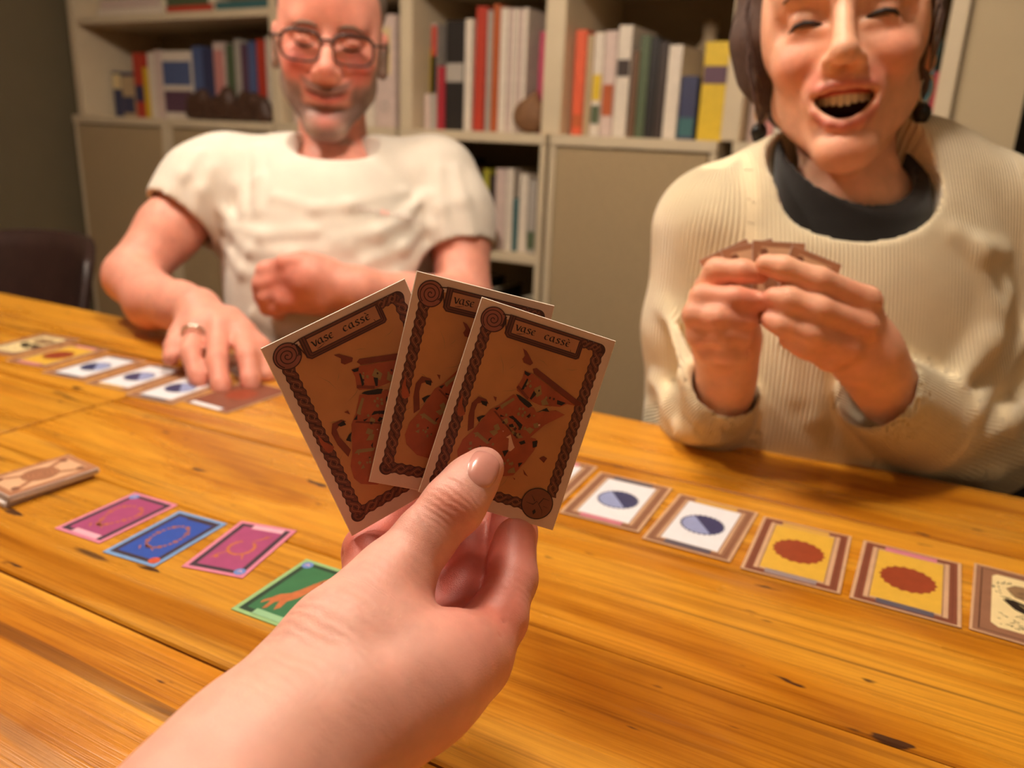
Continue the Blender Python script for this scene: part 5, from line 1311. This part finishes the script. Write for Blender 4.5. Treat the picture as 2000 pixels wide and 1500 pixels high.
# ------------------------------------------------------------------ the woman
def woman():
    eye = np.array((-0.1356,0.7983,1.1235)); ez = np.array((0.1448,-0.9861,0.0815)); ex = np.array((0.8487,0.5170,0.1114))
    h = Frame(eye, ex, ez); h.o = h(0, 0, -.074)
    org = np.array((-0.13, 1.00, 0.0))
    root = empty('person', tuple(org), 'laughing dark-haired person in a cream ribbed sweater holding cards', 'person', 'people around the table')
    tx = np.array((0.8647,0.5006,0.0402)); tx[2] = 0; tx /= np.linalg.norm(tx); up = np.array([0, 0, 1.]); fw = np.cross(tx, up); T = np.stack([tx, up, fw], 1)
    B = Field(np.array((-.44, .46, .55)), np.array((.22, 1.12, 1.30)), .0025)
    head_field(B, h, 'woman')
    B.chain([(h(0, -.060, -.036), .046), ((-0.1147,0.8481,0.9603),.0445), ((-0.1089,0.8808,0.9082),.046)], .015)
    B.cone((-0.1386,0.8221,0.9928), (-0.1233,0.8321,0.9628), .006, .005, .015); B.cone((-0.0854,0.8546,0.9999), (-0.0989,0.8462,0.9639), .006, .005, .015)
    B.ell((-0.0976,0.8888,0.8284), (.125,.16,.08), T, .03); B.cone((-0.2200,0.8195,0.9284), (-0.0077,0.9460,0.9482), .040, .040, .03)
    # right arm and hand (left in the picture)
    B.chain([((-0.2280,0.8131,0.9231),.038), ((-0.2289,0.8015,0.7231),.034)], .01)
    B.chain([((-0.2289,0.8015,0.7231),.034), ((-0.1708,0.6870,0.7990),.0235), ((-0.1666,0.6743,0.8241),.0225)], .012)
    B.chain([((-0.1666,0.6743,0.8241),.0225), ((-0.1689,0.6660,0.8550),.026), ((-0.1727,0.6636,0.8813),.024)], .016)
    finger(B, [((-0.1836,0.6494,0.8992),.0120), ((-0.1778,0.6458,0.9138),.0098), ((-0.1573,0.6459,0.9153),.0092), ((-0.1444,0.6502,0.9139),.0080)])
    finger(B, [((-0.1835,0.6373,0.8819),.0125), ((-0.1811,0.6252,0.8946),.0100), ((-0.1561,0.6277,0.8959),.0096), ((-0.1374,0.6379,0.8953),.0082)])
    finger(B, [((-0.1808,0.6339,0.8680),.0120), ((-0.1834,0.6189,0.8808),.0098), ((-0.1650,0.6151,0.8812),.0092), ((-0.1445,0.6329,0.8787),.0080)])
    finger(B, [((-0.1748,0.6379,0.8531),.0115), ((-0.1790,0.6215,0.8642),.0096), ((-0.1601,0.6178,0.8679),.0090), ((-0.1461,0.6298,0.8657),.0078)])
    finger(B, [((-0.1694,0.6464,0.8412),.0110), ((-0.1717,0.6289,0.8498),.0090), ((-0.1560,0.6243,0.8526),.0084), ((-0.1456,0.6320,0.8510),.0072)])
    # left arm and hand (right in the picture)
    B.chain([((-0.0001,0.9486,0.9436),.038), ((0.0370,0.8743,0.7436),.034)], .01)
    B.chain([((0.0370,0.8743,0.7436),.034), ((-0.0396,0.7245,0.8152),.0245), ((-0.0495,0.7074,0.8333),.0235)], .012)
    B.chain([((-0.0495,0.7074,0.8333),.0235), ((-0.0618,0.6900,0.8546),.026), ((-0.0709,0.6806,0.8762),.023)], .016)
    finger(B, [((-0.0656,0.6781,0.8878),.0125), ((-0.0658,0.6703,0.9000),.0112), ((-0.0986,0.6453,0.9152),.0100), ((-0.1247,0.6380,0.9225),.0094), ((-0.1377,0.6361,0.9244),.0082)])
    finger(B, [((-0.0644,0.6695,0.8751),.0125), ((-0.0641,0.6623,0.8814),.0110), ((-0.0939,0.6357,0.8944),.0100), ((-0.1161,0.6300,0.9002),.0094), ((-0.1272,0.6313,0.9009),.0082)])
    finger(B, [((-0.0692,0.6664,0.8605),.0120), ((-0.0719,0.6543,0.8646),.0106), ((-0.0963,0.6327,0.8763),.0096), ((-0.1169,0.6277,0.8813),.0090), ((-0.1268,0.6298,0.8827),.0078)])
    finger(B, [((-0.0774,0.6678,0.8504),.0110), ((-0.0835,0.6538,0.8545),.0096), ((-0.1004,0.6380,0.8641),.0086), ((-0.1128,0.6350,0.8684),.0074)])
    V, Q = B.mesh(1)
    SKW = srgb(238, 180, 148)
    C = blobs(V, SKW, [(h(.040, -.036, .072), (.022,.020,.03), srgb(222, 124, 104), .55), (h(-.040, -.036, .072), (.022,.020,.03), srgb(222, 124, 104), .55), (h(.024, -.052, .08), .010, srgb(206, 100, 84), .6), (h(-.024, -.052, .08), .010, srgb(206, 100, 84), .6),
        (h(0, -.115, .08), .02, srgb(224, 138, 116), .5), ((-0.1609,0.6241,0.8934), .04, srgb(222, 132, 108), .5), ((-0.0762,0.6550,0.8801), .05, srgb(224, 140, 114), .5), ((-0.1416,0.6245,0.8980), .02, srgb(222, 120, 104), .4)])
    x, y, z = h.local(V).T
    near = (np.abs(x) < .06) & (y > -.13) & (y < 0) & (z > .0)
    lipu = np.exp(-((y+.0612-.0*x)/.0040)**2-(x/.029)**6)*(z > .066)
    yl = -.0665-.0290*np.sqrt(np.clip(1-(x/.030)**2, 0, 1))
    lipd = np.exp(-((y-yl)/.0052)**2-(x/.030)**8)*(z > .066)
    lip = np.clip((lipu+lipd)*near, 0, 1)[:, None]
    C = C*(1-lip*.8)+np.array(srgb(208, 108, 104)[:3])*lip*.8
    cav = (((x/.0275)**2+((y+.077)/.0165)**2 < 1.0) & (z > .02) & (z < .0765))[:, None]*1.0
    C = C*(1-cav)+np.array(srgb(86, 28, 24)[:3])*cav
    ton = np.exp(-((x/.016)**2+((y+.089)/.006)**2+((z-.066)/.014)**2))[:, None]*cav
    C = C*(1-ton)+np.array(srgb(176, 84, 76)[:3])*ton
    body = field_obj('body', V, Q, m_skin_woman, root, C)
    bvh = BVHTree.FromPolygons([tuple(p) for p in V], [tuple(q) for q in Q]); rebase(body, org)
    MB().add(*arc_teeth(h, -.0665, .0790, .0235, .0105, org)).build('upper_teeth', m_teeth, root, smooth=False)
    MB().tube([tuple(h(.0235*t, -.0655, .0785-.016*t*t)-org) for t in np.linspace(-1, 1, 13)], [.0015]+[.0026]*11+[.0015], 8).build('gums', m_gum, root, smooth=True)
    face_strokes('eyelash', bvh, h, [([(s*.0175, -.0075), (s*.0245, -.0050), (s*.0320, -.0040), (s*.0395, -.0055), (s*.0450, -.0090)], [.0009, .0020, .0024, .0022, .0009], .0004) for s in (-1, 1)]
        +[([(s*.020, -.0085), (s*.032, -.0075), (s*.043, -.0090)], [.0004, .0006, .0004], .0003) for s in (-1, 1)], m_lash, root, org)
    face_strokes('eyebrow', bvh, h, [([(s*.013, .0165), (s*.024, .0215), (s*.036, .0225), (s*.049, .0160)], [.0014, .0024, .0022, .0008], .0008) for s in (-1, 1)], m_brow_w, root, org)
    # hair: short bob, strands falling along both cheeks
    mh = mat('hair_dark', srgb(104, 82, 74), .45, .35, 260, .9, 700, stretch=(3, 3, .35))
    Hf = Field(h.o-.19, h.o+.19, .0032)
    Hf.ell(h(0, .056, -.022), (.084, .083, .102), h.R, 0)
    for s in (-1, 1):
        Hf.chain([(h(s*.068, .050, .010), .024), (h(s*(.078 if s < 0 else .071), .0, .012), .0185 if s < 0 else .008), (h(s*(.077 if s < 0 else .071), -.032, .006), .0120 if s < 0 else .005), (h(s*.070, -.062, .000), .005 if s < 0 else .003)], .03)
        Hf.chain([(h(s*.058, .02, -.06), .03), (h(s*.052, -.05, -.055), .020), (h(s*.045, -.075, -.05), .010)], .03)
        Hf.ell(h(s*.0775, -.028, .006), (.012, .022, .012), h.R, .006, -1)
    Hf.ell(h(0, -.03, .100), (.0600, .068, .075), h.R, .008, -1)
    Hf.ell(h(0, -.10, .02), (.055, .06, .09), h.R, .008, -1)
    v, q = Hf.mesh(1); ho = field_obj('hair', v, q, mh, root); rebase(ho, org)
    st = MB(); st2 = MB(); rr = random.Random(8)
    hb = BVHTree.FromPolygons([tuple(p) for p in v], [tuple(k) for k in q])
    for i in range(150):
        s = -1 if i % 5 < 3 else 1
        a0 = rr.uniform(.15, 1.15); z0 = rr.uniform(-.05, .022)
        pts = []
        L_ = rr.uniform(-.085, -.03) if s < 0 else rr.uniform(-.05, .0)
        for k in range(7):
            t = k/6; yy = .085+(L_-.085)*t
            xx = s*(.050+(.040 if s < 0 else .031)*math.sin(min(1, t*1.5)*PI/2)-(.016 if s < 0 else .008)*t*t+rr.uniform(-.003, .003)); zz = z0+.012*math.sin(t*2.5)+.010*t
            pts.append(tuple(h(xx, yy, zz)-org))
        (st2 if rr.random() < .35 else st).tube(pts, [.0012, .0016, .0016, .0015, .0013, .0009, .0003], 5)
    for i in range(26):
        x0 = rr.uniform(-.055, .055); sw = rr.uniform(-.03, .0)
        pts = [tuple(h(x0+sw*t-.010*t, .098-.058*t-.018*t*t, .062+.030*math.sin(min(1, t*1.2)*PI/2)) - org) for t in np.linspace(0, 1, 6)]
        st.tube(pts, [.0012, .0016, .0015, .0013, .0009, .0003], 5)
    st.build('hair_strands', mat('hair_dark_strand', srgb(84, 64, 58), .45, .2, 200), root, smooth=True)['kind'] = 'stuff'
    st2.build('grey_hair_strands', mat('hair_grey_strand', srgb(142, 122, 112), .45, .2, 200), root, smooth=True)['kind'] = 'stuff'
    # earrings
    for s in (-1, 1):
        e = h(s*.073, -.050, .004)
        er = MB().tube([tuple(np.array((0, 0, -.012))+T[:, 0]*.006*math.cos(t)+np.array((0, 0, 1))*.012*math.sin(t)) for t in np.linspace(0, 2*PI, 25)[:-1]], .0011, 8, True).build('earring', mat('silver', srgb(225, 220, 210), .2, .03, metal=1.0), root, tuple(e-org), True)
        MB().lathe([(0, -.010), (.005, -.008), (.0085, 0), (.007, .006), (.002, .010), (0, .0105)], (0, 0, -.034), 16).build('pendant_bead', m_black, er, smooth=True)
    # black top under the sweater
    U = Field(np.array((-.30, .62, .86)), np.array((.10, 1.0, 1.06)), .003)
    U.chain([((-0.1032,0.8598,0.8906), .082), ((-0.1119,0.8604,0.9401), .0755), ((-0.1228,0.8542,1.0074), .0660)], .0)
    U.half((-0.1068,0.7800,0.9590), tuple(up*.80+fw*.60))
    U.cone((-0.1127,0.8535,0.9455), (-0.1269,0.8481,1.0305), .0560, .0600, .003, -1)
    v, q = U.mesh(1); o = field_obj('black_top', v, q, fabric('black_jersey', srgb(26, 20, 18), .9, .1), root); rebase(o, org)
    # sweater
    S = Field(np.array((-.47, .50, .48)), np.array((.28, 1.14, 1.06)), .0036)
    S.ell((-0.1068,0.8828,0.8767), (.160,.17,.100), T, .0); S.ell((-0.0945,0.8539,0.7761), (.158,.22,.118), T, .04)
    S.chain([((-0.2270,0.8235,0.9337),.058), ((-0.1701,0.8514,0.9559),.050), ((-0.1143,0.8743,0.9490),.055), ((-0.0625,0.9198,0.9782),.050), ((-0.0069,0.9549,0.9554),.058)], .04)
    A1 = [((-0.2326,0.8137,0.9252),.060), ((-0.2360,0.8049,0.8281),.052), ((-0.2289,0.8015,0.7231),.050)]; A2 = [((-0.2289,0.8015,0.7231),.050), ((-0.1939,0.7374,0.7578),.042), ((-0.1707,0.6834,0.7990),.0335)]
    A3 = [((0.0021,0.9540,0.9485),.062), ((0.0317,0.9281,0.8358),.055), ((0.0370,0.8743,0.7436),.055)]; A4 = [((0.0370,0.8743,0.7436),.055), ((-0.0135,0.7853,0.7761),.047), ((-0.0459,0.7151,0.8155),.0375)]
    S.chain(A1, .022); S.chain(A3, .022); S.chain(A2, .007); S.chain(A4, .007)
    def fold(pts, r=.006, k=.016):
        P_ = [np.array(p) for p in pts]; out = []
        for i, p in enumerate(P_):
            for t in np.arange(.20, -.20, -.004):
                q = p+fw*t
                if S.at(q) < 0: out.append((q-fw*(r*.3), r*(.55 if i in (0, len(P_)-1) else 1))); break
        if len(out) > 1: S.chain(out, k)
    for p_, r_ in (([(-0.0312,0.8853,0.9160), (-0.0154,0.8808,0.8785), (-0.0187,0.8395,0.8351)], .009), ([(0.0043,0.8956,0.8890), (-0.0056,0.8650,0.8523), (-0.0233,0.8191,0.8188)], .010), ([(0.0373,0.9011,0.8522), (0.0183,0.8542,0.8182), (-0.0024,0.8120,0.7997)], .009), ([(0.0560,0.8805,0.7985), (0.0374,0.8411,0.7849), (0.0182,0.8159,0.7780)], .009),
                   ([(-0.2458,0.7388,0.7761), (-0.2261,0.7323,0.7604), (-0.1978,0.7243,0.7608)], .008), ([(-0.2563,0.7607,0.8541), (-0.2444,0.7535,0.8154), (-0.2254,0.7396,0.7798)], .008), ([(-0.1711,0.8008,0.8999), (-0.1516,0.7838,0.8550), (-0.1366,0.7723,0.7990)], .009), ([(-0.1246,0.8210,0.8830), (-0.1268,0.7914,0.8372), (-0.1203,0.7750,0.7809)], .008), ([(0.0564,0.8639,0.7513), (0.0337,0.8226,0.7387), (0.0128,0.7998,0.7414)], .008), ([(-0.0581,0.8799,0.9435), (-0.0339,0.8888,0.9302), (-0.0029,0.9050,0.9269)], .007)):
        fold(p_, r_)
    # neck opening and cuffs
    S.ell((-0.1089,0.8269,0.9693), (.0740,.064,.072), T, .006, -1); S.cone((-0.1096,0.8549,0.9208), (-0.1188,0.8265,1.0075), .060, .072, .006, -1)
    for p, a, b, ri in (((-0.1701,0.6834,0.8011), (-0.1860,0.7085,0.7653), (-0.1684,0.6769,0.8106), .0285), ((-0.0484,0.7112,0.8187), (-0.0131,0.7690,0.7801), (-0.0529,0.7018,0.8265), .0325)):
        p = np.array(p); dd = np.array(b)-np.array(a); dd /= np.linalg.norm(dd)
        S.cone(p-dd*.02, p+dd*.08, ri, ri+.004, .002, -1); S.cone(p+dd*.062, p+dd*.12, .055, .055, .001, -1)
    V, Q = S.mesh(2)
    # rib direction: vertical on the trunk, along the limb on the sleeves
    def axial(V, A):
        best = np.full(len(V), 9.); co = np.zeros(len(V))
        for (a, ra), (b, rb) in zip(A[:-1], A[1:]):
            a, b = np.array(a), np.array(b); ba = b-a; t = np.clip(((V-a)@ba)/ba.dot(ba), 0, 1); pr = a+t[:, None]*ba; r = V-pr; d = np.linalg.norm(r, axis=1)-(ra+t*(rb-ra))
            u = np.cross(ba, fw); u /= np.linalg.norm(u); w_ = np.cross(ba, u); w_ /= np.linalg.norm(w_)
            ang = np.arctan2(r@u, -(r@w_)); m_ = d < best; best[m_] = d[m_]; co[m_] = (ang*.045)[m_]
        return best, co
    lat = (V-np.array((-0.0991,0.8728,0.8366)))@tx
    rib = V@tx
    for A, sd in ((A1, -1), (A3, 1)):
        d, co = axial(V, A); rib = np.where((lat*sd > .128) & (d < .03), co, rib)
    for A in (A2, A4):
        d, co = axial(V, A); rib = np.where(d < .006, co, rib)
    # the knit fades out along the seams where two rib directions meet
    wt = np.ones(len(V)); E2 = np.concatenate([Q[:, [i, (i+1) % 4]] for i in range(4)])
    bad = np.abs(rib[E2[:, 0]]-rib[E2[:, 1]]) > 1.6*np.linalg.norm(V[E2[:, 0]]-V[E2[:, 1]], axis=1)
    wt[E2[bad].ravel()] = 0
    for _ in range(2):
        w2 = wt.copy(); np.minimum.at(w2, E2[:, 0], wt[E2[:, 1]]+.35); np.minimum.at(w2, E2[:, 1], wt[E2[:, 0]]+.35); wt = np.minimum(1, w2)
    so = field_obj('sweater', V, Q, fabric('cream_knit', srgb(240, 222, 186), .95, .15, 40., 700., True, .4), root, None, {'rib': rib, 'rib_depth': wt}); rebase(so, org)
    trousers(root, org, (org[0], org[1]+.02, .54), fabric('dark_denim_w', srgb(40, 40, 48)), fw, tx)
    return root

man()
woman()
# cards held by the woman: brown backs towards the camera
def held_back(c, right, upv, label, i):
    c, r, u = np.array(c), np.array(right), np.array(upv)
    r = r/np.linalg.norm(r); u = u-r*u.dot(r); u = u/np.linalg.norm(u); n = np.cross(r, u)
    o = MB().box((-.022, -.0335, 0), (.022, .0335, .0004)).build('small_card', m_deckedge)
    o.matrix_world = Matrix(((r[0], u[0], n[0], c[0]), (r[1], u[1], n[1], c[1]), (r[2], u[2], n[2], c[2]), (0, 0, 0, 1)))
    tag(o, label, 'card', 'cards held by the woman')
    mp = lambda px, py, l: ((px-22)/1000, (33.5-py)/1000, .0004+l*.00004)
    back_print(lambda nm, polys, m, l: printed(o, nm, polys, m, l, mp))
held_back((-0.1609,0.6617,0.9012), (0.6823,0.5952,0.4245), (-0.5746,0.0868,0.8138), 'leftmost brown-backed card in the fan of the woman', 0)
held_back((-0.1494,0.6656,0.9042), (0.7786,0.5818,0.2351), (-0.4135,0.2034,0.8875), 'second brown-backed card from the left in the fan of the woman', 1)
held_back((-0.1337,0.6715,0.9062), (0.8483,0.5291,-0.0224), (-0.1842,0.3446,0.9205), 'third brown-backed card from the left in the fan of the woman', 2)
held_back((-0.1136,0.6767,0.8992), (0.8475,0.4224,-0.3214), (0.0952,0.4831,0.8704), 'rightmost brown-backed card in the fan of the woman', 3)
chair((-0.87, 1.03), math.radians(30), 'dark leather chair the man sits on', m_chair, .80, .36)
chair((-0.02, 0.96), math.radians(30), 'dark leather chair the woman sits on', m_chair, .80, .40)
chair((-1.56, 0.58), math.radians(4), 'empty dark leather chair left of the man', m_chair, .79)
